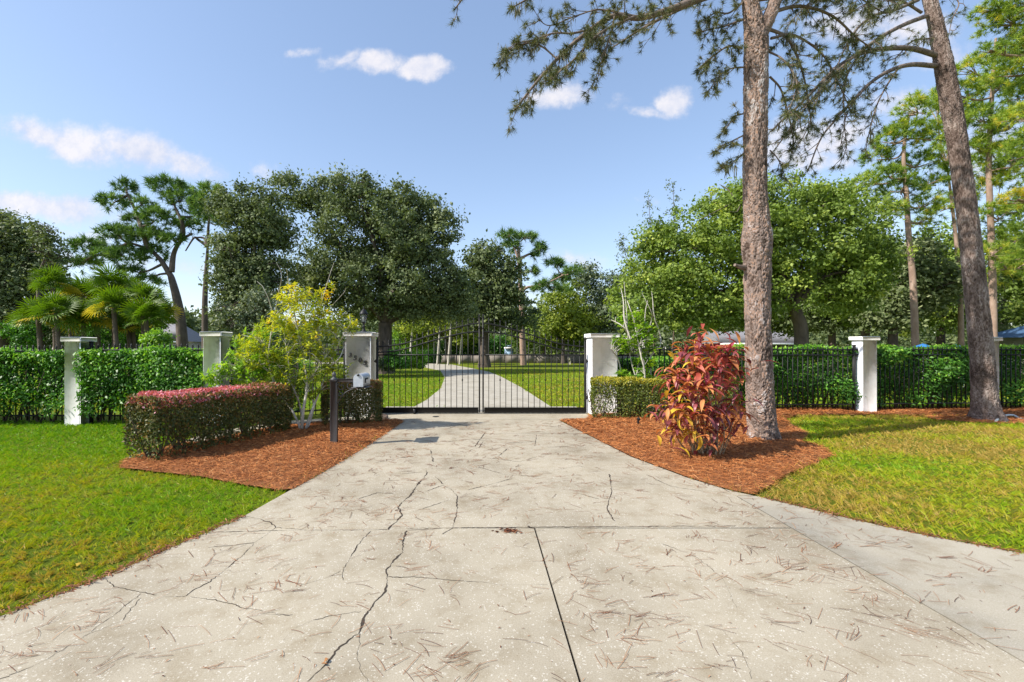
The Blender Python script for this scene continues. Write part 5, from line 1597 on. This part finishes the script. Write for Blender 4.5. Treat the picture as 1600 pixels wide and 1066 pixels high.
# big live oak left of the drive
d = 29.5
broadleaf('live_oak', gz(600, d), .48, W(602, 505, d),
          PB([(600, 360, 105, 68), (530, 318, 62, 40), (655, 365, 62, 55), (620, 440, 105, 52), (520, 410, 70, 62), (685, 435, 45, 42), (475, 315, 32, 28), (447, 285, 24, 17), (510, 283, 20, 12), (570, 290, 40, 18), (635, 318, 40, 22), (480, 440, 50, 45), (705, 355, 22, 30), (655, 478, 60, 28), (560, 470, 60, 30), (712, 470, 34, 30)], d, 3.6),
          860, 96, .62, .19, 'oak', 101, 'broad dark live oak with thick trunk behind the numbered pillar', tint0=.42, limbs=26, inner=.42)
d = 24
broadleaf('laurel_oak', gz(385, d), .3, W(390, 480, d), PB([(385, 370, 42, 58), (375, 440, 40, 46), (420, 350, 40, 45), (352, 320, 20, 22), (410, 440, 45, 45), (365, 480, 26, 28), (400, 310, 28, 22), (350, 405, 16, 34)], d, 2.5),
          400, 90, .5, .16, 'oak', 102, 'dark oak at the left end of the big oak, behind the yellow shrub', tint0=.38, limbs=16)
d = 22
broadleaf('mossy_shrub_tree', gz(395, d), .12, W(395, 520, d), PB([(380, 500, 30, 22), (350, 490, 14, 22), (420, 490, 24, 24), (400, 465, 20, 18)], d, 1.2), 110, 40, .35, .14, 'greytree', 103,
          'pale grey green small tree hung with moss behind the yellow shrub', tint0=.55, limbs=10)
# green spreading tree on the right
d = 20.0
broadleaf('spreading_green_tree', gz(1248, d), .27, W(1240, 480, d),
          PB([(1130, 370, 110, 72), (1210, 335, 92, 52), (1290, 360, 88, 62), (1045, 420, 62, 62), (1100, 460, 92, 52), (1240, 430, 120, 62), (1345, 410, 48, 55), (990, 465, 34, 42), (1150, 310, 55, 24), (1300, 310, 45, 22), (1020, 375, 32, 26), (1340, 450, 45, 38), (1060, 500, 50, 26), (1175, 490, 50, 24), (1010, 505, 30, 22), (1370, 370, 24, 26)], d, 3.3),
          1050, 86, .45, .145, 'camphor', 104, 'wide spreading bright green tree behind the red plant and upright pine', tint0=.48, limbs=26, tpath=[W(1252, 520, d)], tamp=.2)
# thin saplings at its left edge
for i, (x0, x1, y1) in enumerate([(1048, 1052, 290), (1020, 1013, 308), (1000, 970, 375)]):
    b_ = gz(x0, 24.5); r = np.random.default_rng(110 + i)
    t = empty('thin_sapling', (b_[0], b_[1], 0), ['tallest thin sapling sticking up above the left shoulder of the green tree', 'middle thin sapling at the left shoulder of the green tree', 'lowest leaning sapling at the left edge of the green tree'][i], 'tree', 'thin saplings left of the green tree')
    P = spline([(b_[0], b_[1], 0), W((x0 + x1) / 2 + 6, 450, 24.5), W(x1, y1, 24.5)], 20); gw = G(); tube(gw, P, [.05, .03, .01], 6); gw.obj('trunk', M['stem_dark'], t)
    gl = G(); c = P[11:][r.integers(0, 9, 60)] + r.normal(0, .17, (60, 3)); C = np.repeat(c, 8, 0)
    leaves(gl, C + r.normal(0, .07, C.shape), randdir(len(C), r), randdir(len(C), r), .11, .06, r.uniform(.2, .7, len(C))); gl.obj('leaves', M['oak'], t)

# dark oak and others beyond the gate
d = 40
broadleaf('dark_oak', gz(757, d), .42, W(755, 500, d), PB([(770, 420, 36, 38), (738, 450, 34, 40), (785, 470, 38, 36), (760, 500, 40, 26), (800, 430, 16, 30), (715, 480, 26, 30), (815, 500, 30, 22), (745, 400, 16, 18)], d, 3),
          330, 50, .75, .3, 'oak', 120, 'dark oak just left of the pale pine trunk beyond the gate', tint0=.36, limbs=14)
d = 50
for i, (bx, bl, mt, t0, lb, nc) in enumerate([
        (880, [(882, 485, 38, 30), (905, 510, 36, 22), (865, 510, 28, 22), (890, 460, 22, 18)], 'yellowtree', .45, 'rounded yellow green tree right of the pale pine beyond the gate', 230),
        (935, [(935, 450, 34, 28), (960, 480, 34, 40), (915, 430, 24, 18), (940, 500, 34, 30), (975, 440, 26, 24)], 'greytree', .42, 'grey green tree with thin crown just left of the spreading tree', 260),
        (850, [(850, 525, 34, 18), (820, 520, 22, 22), (890, 530, 40, 16)], 'camphor', .25, 'low dark green tree mass before the beige wall beyond the gate', 170),
        (700, [(690, 500, 30, 22), (665, 512, 32, 22), (720, 520, 30, 20), (640, 505, 26, 24)], 'yellowtree', .4, 'light yellow green trees seen under the big oak', 220),
        (640, [(630, 530, 30, 18), (655, 535, 22, 14)], 'bright', .3, 'pale green bushy tree left of the inner drive bend', 120),
        (735, [(735, 535, 18, 14), (715, 540, 22, 12), (775, 540, 28, 14)], 'hedge_dark', .3, 'deep green shrubby tree behind the gate stiles', 130)]):
    broadleaf('garden_tree', gz(bx, d + i), .2, W(bx, 535, d + i), PB(bl, d + i, 2.5), nc, 42, .75, .3, mt, 130 + i, lb, tint0=t0, group='trees beyond the gate', limbs=10)
for i, (px, y1, dd, w_) in enumerate([(700, 480, 44, .11), (683, 490, 46, .1), (718, 500, 47, .09), (640, 495, 48, .12)]):
    b_ = gz(px, dd); t = empty('slim_tree', (b_[0], b_[1], 0), ['slim pale tree trunk right of the inner drive bend, tallest of the slim ones', 'slim pale trunk second from the bend of the inner drive', 'thin slanting trunk nearest the gate stiles beyond the drive bend', 'slim trunk close behind the bush by the big oak'][i], 'tree', 'slim trees by the inner drive bend')
    gw = G(); tube(gw, spline([(b_[0], b_[1], -.05), W(px + 3, 530, dd), W(px + 6, y1, dd)], 10), [w_, w_ * .8, w_ * .4], 8); gw.obj('trunk', M['stem_pale'], t)
    gc = G(); crown(gc, PB([(px + 6, y1, 16, 12), (px, y1 + 14, 14, 8)], dd, 1), 26, 40, .6, .25, np.random.default_rng(140 + i), .5); gc.obj('crown', M['yellowtree'], t)
# bushes at the foot of the big oak
for i, (px, py, dd, rx, rz, mt, lb) in enumerate([(622, 560, 25.5, 18, 14, 'hedge_dark', 'dark glossy bush right of the big oak trunk seen through the gate'), (648, 562, 27, 14, 12, 'bright', 'light green bush beside the inner lawn seen through the gate'),
                                               (605, 568, 26, 12, 9, 'oak', 'low dark bush at the foot of the big oak'), (710, 562, 56, 26, 6, 'hedge_dark', 'long low dark shrub behind the bend of the inner drive'), (668, 558, 50, 18, 8, 'hedge_dark', 'rounded dark shrub left of the far drive end')]):
    b_ = gz(px, dd); t = empty('bush', (b_[0], b_[1], 0), lb, 'bush', 'bushes along the inner drive'); gc = G(); r = np.random.default_rng(150 + i)
    crown(gc, PB([(px, py, rx, rz), (px - rx * .5, py + 2, rx * .5, rz * .8), (px + rx * .5, py + 3, rx * .5, rz * .7)], dd, .7), 90, 36, .22 * dd / 25, .13 * dd / 25, r, .4)
    gc.obj('leaves', M[mt], t)

# shrubs closing the gap between the left hedge and the palms
for i, (px, py, dd, rx, rz, mt, lb) in enumerate([(45, 516, 20.5, 34, 22, 'hedge_dark', 'dark shrub behind the hedge left of the leftmost pillar'), (110, 508, 21, 36, 24, 'oak', 'grey green shrub under the leftmost palms'),
                                               (165, 512, 20.8, 34, 22, 'hedge_dark', 'dark glossy shrub under the middle palms'), (222, 516, 20.4, 34, 18, 'hedge_dark', 'dark shrub under the right side of the palm clump'), (243, 529, 15.5, 16, 10, 'bright', 'small lime green shrub right of the palm clump')]):
    b_ = gz(px, dd); t = empty('shrub', (b_[0], b_[1], 0), lb, 'shrub', 'shrubs under the palms'); gc = G(); r = np.random.default_rng(155 + i)
    crown(gc, PB([(px, py, rx, rz), (px - rx * .5, py + 6, rx * .6, rz * .9), (px + rx * .5, py + 8, rx * .6, rz * .8), (px, py + 22, rx, rz)], dd, .6), 120, 44, .17, .1, r, .4)
    gc.obj('leaves', M[mt], t)
    gw = G(); tube(gw, [(b_[0], b_[1], -.05), (b_[0], b_[1], 1.0), (b_[0] + .1, b_[1], 1.7)], [.05, .04, .02], 7); gw.obj('stem', M['stem_dark'], t)

# far left oak
d = 22
broadleaf('left_oak', gz(0, d), .34, W(10, 500, d), PB([(10, 420, 48, 70), (40, 450, 40, 55), (-40, 400, 60, 80), (30, 380, 40, 34), (20, 500, 60, 40), (70, 430, 22, 30), (-20, 350, 30, 26), (60, 395, 16, 14), (5, 355, 18, 14)], d, 2.8), 650, 66, .47, .15, 'oak', 160,
          'dark green oak filling the left edge behind the hedge', tint0=.5, limbs=20)
for i, dd in enumerate((0,)):
    b_ = gz(75, 20.5); t = empty('sparse_oak', (b_[0], b_[1], 0), 'sparse leaved tree with airy twigs just right of the left oak', 'tree')
    gc = G(); r = np.random.default_rng(165); c = crown(gc, PB([(75, 375, 22, 22), (90, 405, 18, 20), (60, 360, 14, 12)], 20.5, 1), 70, 22, .32, .13, r, .4); gc.obj('crown', M['oak'], t)
    gw = G(); tube(gw, spline([(b_[0], b_[1], 0), W(60, 450, 20.5), W(72, 400, 20.5)], 10), [.12, .08, .04], 7); wood(gw, W(72, 400, 20.5), c, r, .04, 16, .1); gw.obj('trunk', M['bark_oak'], t)


# ------------------------------------------------------------------ pines further off
def far_pine(name, label, d, trunk, tr, pads, mat, seed, nL=.42, nw=.045, per=26, tsp=None, group='pines behind the fence', forks=(), dens=1.0, bark='bark_far', t0=.5, pz=1.0):
    r = np.random.default_rng(seed)
    b_ = gz(trunk[0][0], d); t = empty(name, (b_[0], b_[1], 0), label, 'tree', group)
    gw = G()
    tp = [np.array([b_[0], b_[1], -.1])] + [W(x, y, d) for x, y in trunk[1:]]
    T = spline(tp, 40); tube(gw, T, [tr * 1.25, tr, tr * .85, tr * .65, tr * .35], 12); gw.obj('trunk', M[bark], t)
    gl = G(); allp = [T[12:]]
    for fk in forks:
        P = spline([W(x, y, d + r.normal(0, .4) * (i > 0)) for i, (x, y) in enumerate(fk)], 14); tube(gl, P, [tr * .6, tr * .4, tr * .22], 8); allp.append(P[3:])
    allp = np.vstack(allp)
    pos, ax, tn = [], [], []
    for (x, y, rx, rz, *dt) in pads:
        dd = d + r.normal(0, .5)
        c = W(x, y, dd); rz = rz * pz; R = np.array([rx / F * d, (rx * .8 + rz * .2) / F * d, rz / F * d])
        k = max(8, int(dens * rx * rz / 9))
        u = randdir(k, r); u[:, 2] = np.where(r.uniform(0, 1, k) < .7, np.abs(u[:, 2]), u[:, 2])
        p = c + u * R * r.uniform(.45, 1.0, (k, 1)) ** .6
        pos.append(p); ax.append(unit(u + [0, 0, .8] + r.normal(0, .45, (k, 3)))); tn.append(np.full(k, t0 + r.normal(0, .1) + (dt[0] if dt else 0)) + r.normal(0, .18, k))
        # bough that carries the pad
        dist = np.linalg.norm(allp - c, axis=1) + np.where(allp[:, 2] > c[2] + .6, 4, 0)
        s_ = allp[dist.argmin()]
        P = spline([s_, (s_ + c) / 2 + [0, 0, -.05 * np.linalg.norm(c - s_)] + r.normal(0, .1, 3), c], 8); tube(gl, P, [max(.05, tr * .3), .03], 6)
        for q in p[r.choice(k, min(k, 6), replace=False)]:
            tube(gl, [P[5], q], [.025, .01], 4, cap=False)
    gl.obj('limbs', M[bark], t)
    gn = G(); tufts(gn, np.vstack(pos), np.vstack(ax), nL * .85, nw * .72, int(per * 1.25), np.concatenate(tn), r, .9); gn.obj('crown', M[mat], t)
    return t


far_pine('umbrella_pine', 'flat topped pine with forked leaning trunk on the left skyline', 35,
         [(287, 545), (283, 510), (277, 470), (268, 435), (264, 425)], .36,
         [(197, 294, 20, 12), (177, 317, 23, 13), (262, 293, 32, 13), (286, 314, 32, 18), (246, 342, 30, 15), (228, 373, 34, 17), (184, 367, 30, 13), (138, 387, 30, 14), (131, 413, 26, 12), (197, 402, 32, 14), (240, 396, 22, 12), (230, 440, 26, 9), (315, 334, 20, 15), (296, 354, 22, 12), (215, 345, 20, 10), (225, 318, 18, 10), (165, 400, 26, 10), (270, 375, 20, 10), (205, 425, 22, 8)],
         'needle_far', 171, nL=.62, nw=.075, per=24, forks=[[(266, 430), (250, 405), (232, 390), (205, 380)], [(268, 425), (272, 395), (284, 375), (300, 365)], [(284, 375), (285, 350), (272, 320)], [(232, 390), (222, 360), (212, 330), (200, 305)], [(205, 380), (170, 395), (145, 400)]], bark='bark_oak', dens=1.15, pz=1.25)
far_pine('slender_pine', 'slender straight pine between the flat topped pine and the oaks', 33, [(321, 545), (320, 480), (322, 430), (325, 378)], .2,
         [(330, 300, 24, 14), (345, 322, 28, 16), (322, 338, 20, 12), (350, 345, 18, 12), (312, 318, 16, 10)], 'needle_far', 172, nL=.6, nw=.075, per=24, forks=[[(325, 380), (326, 350), (332, 315)], [(324, 385), (310, 375), (303, 372), (290, 392)], [(324, 385), (318, 372), (300, 372)]], bark='bark_oak', dens=1.15)
far_pine('middle_pine', 'tall pine with pale trunk on the inner lawn seen above the gate', 45, [(818, 570), (816, 520), (815, 480), (813, 440), (811, 400), (808, 380)], .27,
         [(794, 368, 17, 9), (822, 370, 17, 10), (845, 389, 12, 12), (800, 384, 18, 10), (866, 412, 16, 10), (892, 424, 17, 9), (855, 445, 20, 9), (832, 424, 12, 8), (875, 436, 18, 9), (835, 400, 8, 6), (880, 452, 14, 7), (838, 452, 12, 6)], 'needle_far', 173, nL=.8, nw=.09, per=22,
         forks=[[(814, 460), (822, 450), (838, 447), (860, 440), (880, 430)], [(812, 405), (825, 398), (840, 392)], [(812, 430), (808, 400), (798, 375)]], dens=1.6)
# pines on the right
P_R = [
 ('bright_pine', 'lime green pine with bare lower trunk, between the spreading tree and leaning pine', 22, [(1432, 545), (1427, 450), (1420, 370), (1416, 300), (1412, 240), (1420, 180)], .13,
  [(1432, 172, 30, 18), (1392, 222, 30, 18), (1370, 250, 28, 15), (1430, 262, 34, 18), (1350, 288, 24, 14), (1408, 304, 36, 20), (1448, 322, 22, 12), (1385, 328, 26, 12), (1455, 220, 26, 16), (1415, 205, 28, 14), (1385, 275, 24, 12), (1462, 290, 24, 14), (1440, 350, 22, 9)], 181),
 ('gold_pine', 'pine with yellowing boughs behind the leaning pine', 21, [(1552, 545), (1551, 450), (1548, 350), (1545, 250), (1550, 150), (1556, 60)], .13,
  [(1530, 190, 34, 16), (1500, 150, 30, 18), (1515, 110, 26, 14), (1560, 250, 40, 18, .1), (1580, 200, 42, 20), (1565, 290, 42, 18, .3), (1530, 235, 26, 14), (1560, 340, 46, 18), (1590, 375, 40, 18, .1), (1540, 400, 40, 15, .1), (1580, 430, 40, 14, .15), (1550, 150, 34, 18), (1600, 260, 40, 20), (1575, 110, 40, 20, -.1), (1610, 330, 40, 20)], 182),
 ('edge_pine', 'pine crown hanging in at the right edge of the picture, nearest of the lime pines', 15, [(1690, 560), (1690, 400), (1685, 200), (1670, 20), (1660, -150)], .2,
  [(1560, 40, 30, 20), (1590, 20, 34, 22), (1545, 80, 20, 10), (1600, 80, 38, 24), (1575, 120, 30, 16), (1610, 150, 40, 22), (1590, 185, 28, 14), (1620, 230, 40, 22), (1535, 20, 16, 10), (1610, -20, 50, 24), (1640, 60, 50, 30), (1660, 130, 50, 30), (1600, 410, 34, 14, .1), (1640, 380, 40, 18), (1590, 312, 28, 11, .35)], 183),
 ('rear_pine', 'pine with straight reddish trunk just left of the leaning pine', 25, [(1502, 545), (1501, 480), (1498, 420), (1490, 340), (1480, 260)], .12,
  [(1480, 200, 30, 16), (1505, 260, 30, 14), (1470, 240, 24, 12), (1500, 310, 24, 12), (1465, 160, 22, 14), (1510, 180, 24, 16), (1470, 330, 22, 10)], 184)]
for nm, lb, dd, tr_, rr_, pads, sd in P_R:
    far_pine(nm, lb, dd, tr_, rr_, pads, 'needle_lime', sd, nL=.34 * dd / 22, nw=.036 * dd / 22, per=24, dens=.9, t0=.5, pz=1.6)

# oaks behind the right hedge
OB = [(1300, 32, [(1300, 450, 60, 45), (1270, 490, 60, 30), (1340, 480, 50, 35)], 'oak', .5, 'dark oak right behind the spreading green tree'),
      (1352, 27, [(1360, 430, 45, 45), (1330, 470, 40, 35), (1390, 470, 36, 40), (1375, 390, 26, 26)], 'camphor', .3, 'shaded green tree left of the lime pine trunk'),
      (1395, 25, [(1400, 440, 34, 50), (1430, 400, 26, 30), (1385, 490, 40, 26), (1450, 450, 40, 45)], 'oak', .55, 'twisted dark oak behind the free standing pillar'),
      (1470, 30, [(1470, 460, 50, 55), (1440, 500, 40, 30), (1500, 430, 40, 50), (1480, 380, 36, 30)], 'camphor', .45, 'mid green tree between lime pine and leaning pine'),
      (1560, 33, [(1560, 470, 55, 55), (1600, 440, 60, 60), (1530, 500, 40, 35), (1590, 380, 60, 40)], 'oak', .5, 'dark oak behind the leaning pine'),
      (1630, 26, [(1630, 440, 40, 60), (1600, 490, 26, 20), (1660, 400, 60, 60)], 'camphor', .35, 'green tree at the right edge above the blue roof'),
      (1180, 34, [(1180, 480, 60, 35), (1120, 490, 50, 30), (1220, 500, 50, 24)], 'oak', .45, 'dark oak behind the left half of the spreading tree')]
for i, (px, dd, bl, mt, t0, lb) in enumerate(OB):
    broadleaf('background_oak', gz(px, dd), .24, W(px, 515, dd), PB(bl, dd, 2.4), 300, 46, .55, .22, mt, 200 + i, lb, tint0=t0, group='trees behind the right hedge', limbs=14)

# ------------------------------------------------------------------ fan palms
def fan_mesh(n, L, seed, mk):
    r = np.random.default_rng(seed); gg = G()
    for i in range(n):
        a = (i / (n - 1) - .5) * math.radians(250) + r.normal(0, .02)
        l = L * (1 - .22 * (a / 2.2) ** 2) * r.uniform(.9, 1.05)
        dx, dy = math.cos(a), math.sin(a); w = .026
        sx, sy = -dy * w, dx * w
        z1 = .05 * L; z2 = -.10 * L * r.uniform(.5, 1.5)
        m = .6
        v = [(.02 * dx, .02 * dy, 0), (m * l * dx + sx, m * l * dy + sy, z1), (m * l * dx, m * l * dy, z1 + .02), (m * l * dx - sx, m * l * dy - sy, z1), (l * dx, l * dy, z2)]
        gg.add(v, [(0, 1, 2), (0, 2, 3), (1, 4, 2), (2, 4, 3)], np.clip([.3, .5, .45, .5, .62 + r.normal(0, .12)], 0, 1))
    tube(gg, [(-.45, 0, -.05), (-.2, 0, .02), (.03, 0, 0)], [.014, .01, .008], 5, tint=.4)
    return gg.mesh('frond', M[mk])


fr = [fan_mesh(22, .66, 1, 'palm'), fan_mesh(20, .6, 2, 'palm'), fan_mesh(22, .66, 3, 'palm_gold')]
r = np.random.default_rng(300)
PALMS = [(60, 500, 16.8, 'low fan palm at the left foot of the clump'), (150, 498, 17.4, 'low fan palm between the two tallest ones'), (108, 478, 18.8, 'fan palm at the back of the clump behind the bare trunk'), (205, 462, 18.6, 'fan palm at the back right of the clump'), (248, 492, 18.4, 'rightmost small fan palm beside the flat topped pine trunk'), (150, 462, 19.2, 'rearmost fan palm between the tall ones'),
         (83, 448, 17.5, 'tall fan palm with drooping gold fronds, leftmost of the clump'), (128, 462, 18.5, 'fan palm with bare thin trunk second from the left in the clump'),
         (175, 450, 17.8, 'tallest fan palm right of the clump centre above the hedge'), (88, 490, 16.5, 'short fan palm in front of the leftmost tall one'),
         (178, 482, 16.8, 'short full fan palm in the middle of the clump'), (222, 472, 17.6, 'fan palm on the right side of the clump'), (228, 500, 16.8, 'low dark fan palm at the right end of the clump'),
         (130, 505, 17.0, 'lowest fan palm, behind the leftmost white pillar'), (200, 512, 18.5, 'low fan palm filling the gap behind the hedge')]
for i, (px, py, dd, lb) in enumerate(PALMS):
    h = W(px, py, dd); b_ = (h[0] + .15, dd)
    t = empty('fan_palm', (b_[0], b_[1], 0), lb, 'palm', 'fan palms behind the left hedge')
    g = G(); tube(g, spline([(b_[0], b_[1], -.05), (b_[0] - .05, b_[1], h[2] * .5), h], 10), [.11, .085, .075], 9); g.obj('trunk', M['bark_oak'], t)
    n = 22
    for k in range(n):
        az = k * 2.399 + r.uniform(-.3, .3); u = k / n
        el = 1.4 - 1.75 * u + r.normal(0, .1)
        dirn = np.array([math.cos(az) * math.cos(el), math.sin(az) * math.cos(el), math.sin(el)])
        gold = u > .72 and r.random() < .3
        me = fr[2] if gold else fr[r.integers(2)]
        s = r.uniform(.68, .98)
        instance(me, 'frond', t, Vector(h + dirn * .45 * s) - t.location, (r.uniform(-1.0, 1.0), -el + .15, az), (s, s, s))

# ------------------------------------------------------------------ far wood, houses, walls
r = np.random.default_rng(400); g = G()
xs_ = np.concatenate([r.uniform(-190, 260, 520)])
ds = r.uniform(84, 112, len(xs_))
for X_, D_ in zip(xs_, ds):
    px = PX + X_ / D_ * F
    h = 8.5 + 3 * math.sin(X_ * .06) + r.normal(0, 1.3)
    if 230 < px < 420: h = 10.0 + r.normal(0, .7)
    if 560 < px < 1000: h = 12 + r.normal(0, 1.5)
    if px > 1000: h = 14 + r.normal(0, 2)
    k = 4
    for _ in range(k):
        zc_ = r.uniform(.15, 1) * h
        crown(g, [(X_ + r.normal(0, 1), D_ + r.normal(0, 1), zc_ * .93, 3.0, 3.0, max(1.2, h * .17))], 7, 6, 1.3, 1.25, r, .3, .15, .1)
tag(g.obj('distant_wood', M['oak']), 'dark line of distant woodland closing the view behind the garden', 'woods', kind='stuff')
# second nearer belt hides the gaps under the crowns
g = G()
for X_ in np.linspace(-70, 110, 150):
    D_ = r.uniform(62, 72); px = PX + X_ / D_ * F
    if 225 < px < 330: continue
    h = r.uniform(4.5, 7.0)
    crown(g, [(X_, D_, h * .5, 2.2, 1.6, h * .5)], 22, 9, .8, .6, r, .35, .2, .2)
tag(g.obj('undergrowth', M['oak']), 'dense dark undergrowth belt in front of the far woodland', 'undergrowth', kind='stuff')


def house(label, x0, x1, y0, y1, zw, zr, roofmat, wallmat, ov=.6, hip=True, wins=(), windows_front=True):
    t = empty('house', ((x0 + x1) / 2, (y0 + y1) / 2, 0), label, 'house')
    g = G(); box(g, x0, x1, y0, y1, -.1, zw); g.obj('wall', M[wallmat], t)
    g = G(); a, b_, c, d = x0 - ov, x1 + ov, y0 - ov, y1 + ov; ym = (y0 + y1) / 2; hx = (y1 - y0) / 2 * (1 if hip else 0)
    v = [(a, c, zw), (b_, c, zw), (b_, d, zw), (a, d, zw), (a + hx, ym, zr), (b_ - hx, ym, zr)]
    g.add(v, [(0, 1, 5, 4), (2, 3, 4, 5), (3, 2, 1, 0)]); g.add(v, [(0, 4, 3), (1, 2, 5)])
    rf = g.obj('roof', M[roofmat], t)
    g = G(); box(g, a, b_, c - .03, c - .002, zw - .16, zw + .02); g.obj('fascia', M['stucco'], t)
    for (wx, wz0, wz1, ww) in wins:
        g = G(); box(g, wx - ww / 2, wx + ww / 2, y0 - .05, y0 - .004, wz0, wz1); wo = g.obj('window', M['stucco'], t)
        g = G(); box(g, wx - ww / 2 + .07, wx + ww / 2 - .07, y0 - .056, y0 - .052, wz0 + .07, wz1 - .07); g.obj('pane', M['window'], wo)
    return t


X0, X1 = W(232, 520, 60)[0], W(288, 520, 60)[0]
house('pale house with grey hipped roof behind the palms and flat topped pine', X0 - 2, X1, 60, 65, 2.55, 5.0, 'roof_grey', 'house_wall', wins=[(X1 - 1.6, 1.0, 2.1, 1.1), (X1 - 4, 1.0, 2.1, 1.1)])
X0, X1 = 28.9, 38.0
house('low building with blue metal roof at the right edge behind the hedge', X0, X1, 21, 25.5, 2.2, 3.5, 'roof_blue', 'house_wall', wins=[(X0 + 1.6, .9, 2.0, .9)])
X0, X1 = W(1130, 520, 42)[0], W(1292, 520, 42)[0]
house('house with pale gable roof glimpsed under the spreading green tree', X0, X1 - 3.2, 42, 46, 2.1, 3.3, 'roof_grey', 'bark_oak', hip=False, wins=[(X1 - 3, 1.0, 2.0, 1.2)])
X0, X1 = W(640, 520, 72)[0], W(686, 520, 72)[0]
house('small brick house half hidden by trees beyond the drive bend', X0, X1, 66, 71, 2.3, 3.8, 'bark_far', 'house_wall', wins=[(X0 + 2.5, .9, 1.9, 1.2)])
# pale blue shed behind the beige wall
x0 = W(789, 550, 53)[0]; x1 = W(801, 550, 53)[0]
house('narrow light blue shed above the beige wall beyond the gate', x0, x1, 53, 54.5, 1.75, 2.1, 'blue_panel', 'blue_panel', ov=.1)
t = empty('boundary_wall', (0, 51.4, 0), 'low beige panel wall across the back of the inner lawn', 'wall')
x = -6.5; k = 0
rr2 = np.random.default_rng(9)
while x < 26:
    g = G(); box(g, x + .06, x + 1.74, 51.4, 51.5, -.05, .86 + rr2.uniform(-.01, .01)); g.obj('panel', M['wallpanel'], t)
    g = G(); box(g, x - .06, x + .06, 51.36, 51.54, -.05, .92); g.obj('post', M['wallpanel'], t)
    x += 1.8
for i, (px, py, w_, lab) in enumerate([(1442, 538, 8, 'wider blue garden canopy peeking over the hedge left of the pine trunks'), (1494, 539, 6, 'narrower blue garden canopy peeking over the hedge beside the rear pine trunk')]):
    c = W(px, py, 19); hw = w_ / F * 19
    t = empty('garden_canopy', (c[0], c[1], 0), lab, 'canopy', 'blue canopies behind the hedge')
    g = G(); v = [(c[0] + a_ * hw, c[1] + b2_ * hw, c[2] - .1) for a_, b2_ in ((-1, -1), (1, -1), (1, 1), (-1, 1))]
    v += [(p_[0], p_[1], p_[2] - .1) for p_ in v] + [(c[0], c[1], c[2] + .03)]
    g.add(v, [(0, 1, 8), (1, 2, 8), (2, 3, 8), (3, 0, 8)]); g.add(v, [(4, 5, 1, 0), (5, 6, 2, 1), (6, 7, 3, 2), (7, 4, 0, 3), (7, 6, 5, 4)]); g.obj('canopy_top', M['bluebin'], t)
    for a_, b2_ in ((-1, -1), (1, -1), (1, 1), (-1, 1)):
        g = G(); tube(g, [(c[0] + a_ * hw * .95, c[1] + b2_ * hw * .95, -.02), (c[0] + a_ * hw * .95, c[1] + b2_ * hw * .95, c[2] - .18)], .015, 6); g.obj('pole', M['silver'], t)
p = GP(890, 569); g = G(); box(g, p[0] - .12, p[0] + .12, p[1], p[1] + .15, -.05, .45, bev=.02); box(g, p[0] - .16, p[0] + .05, p[1] - .02, p[1] + .17, .451, .7, bev=.03)
tag(g.obj('utility_stub', M['cream'], origin=(p[0], p[1], 0)), 'tiny pale upright stub on the far inner lawn before the wall', 'marker')
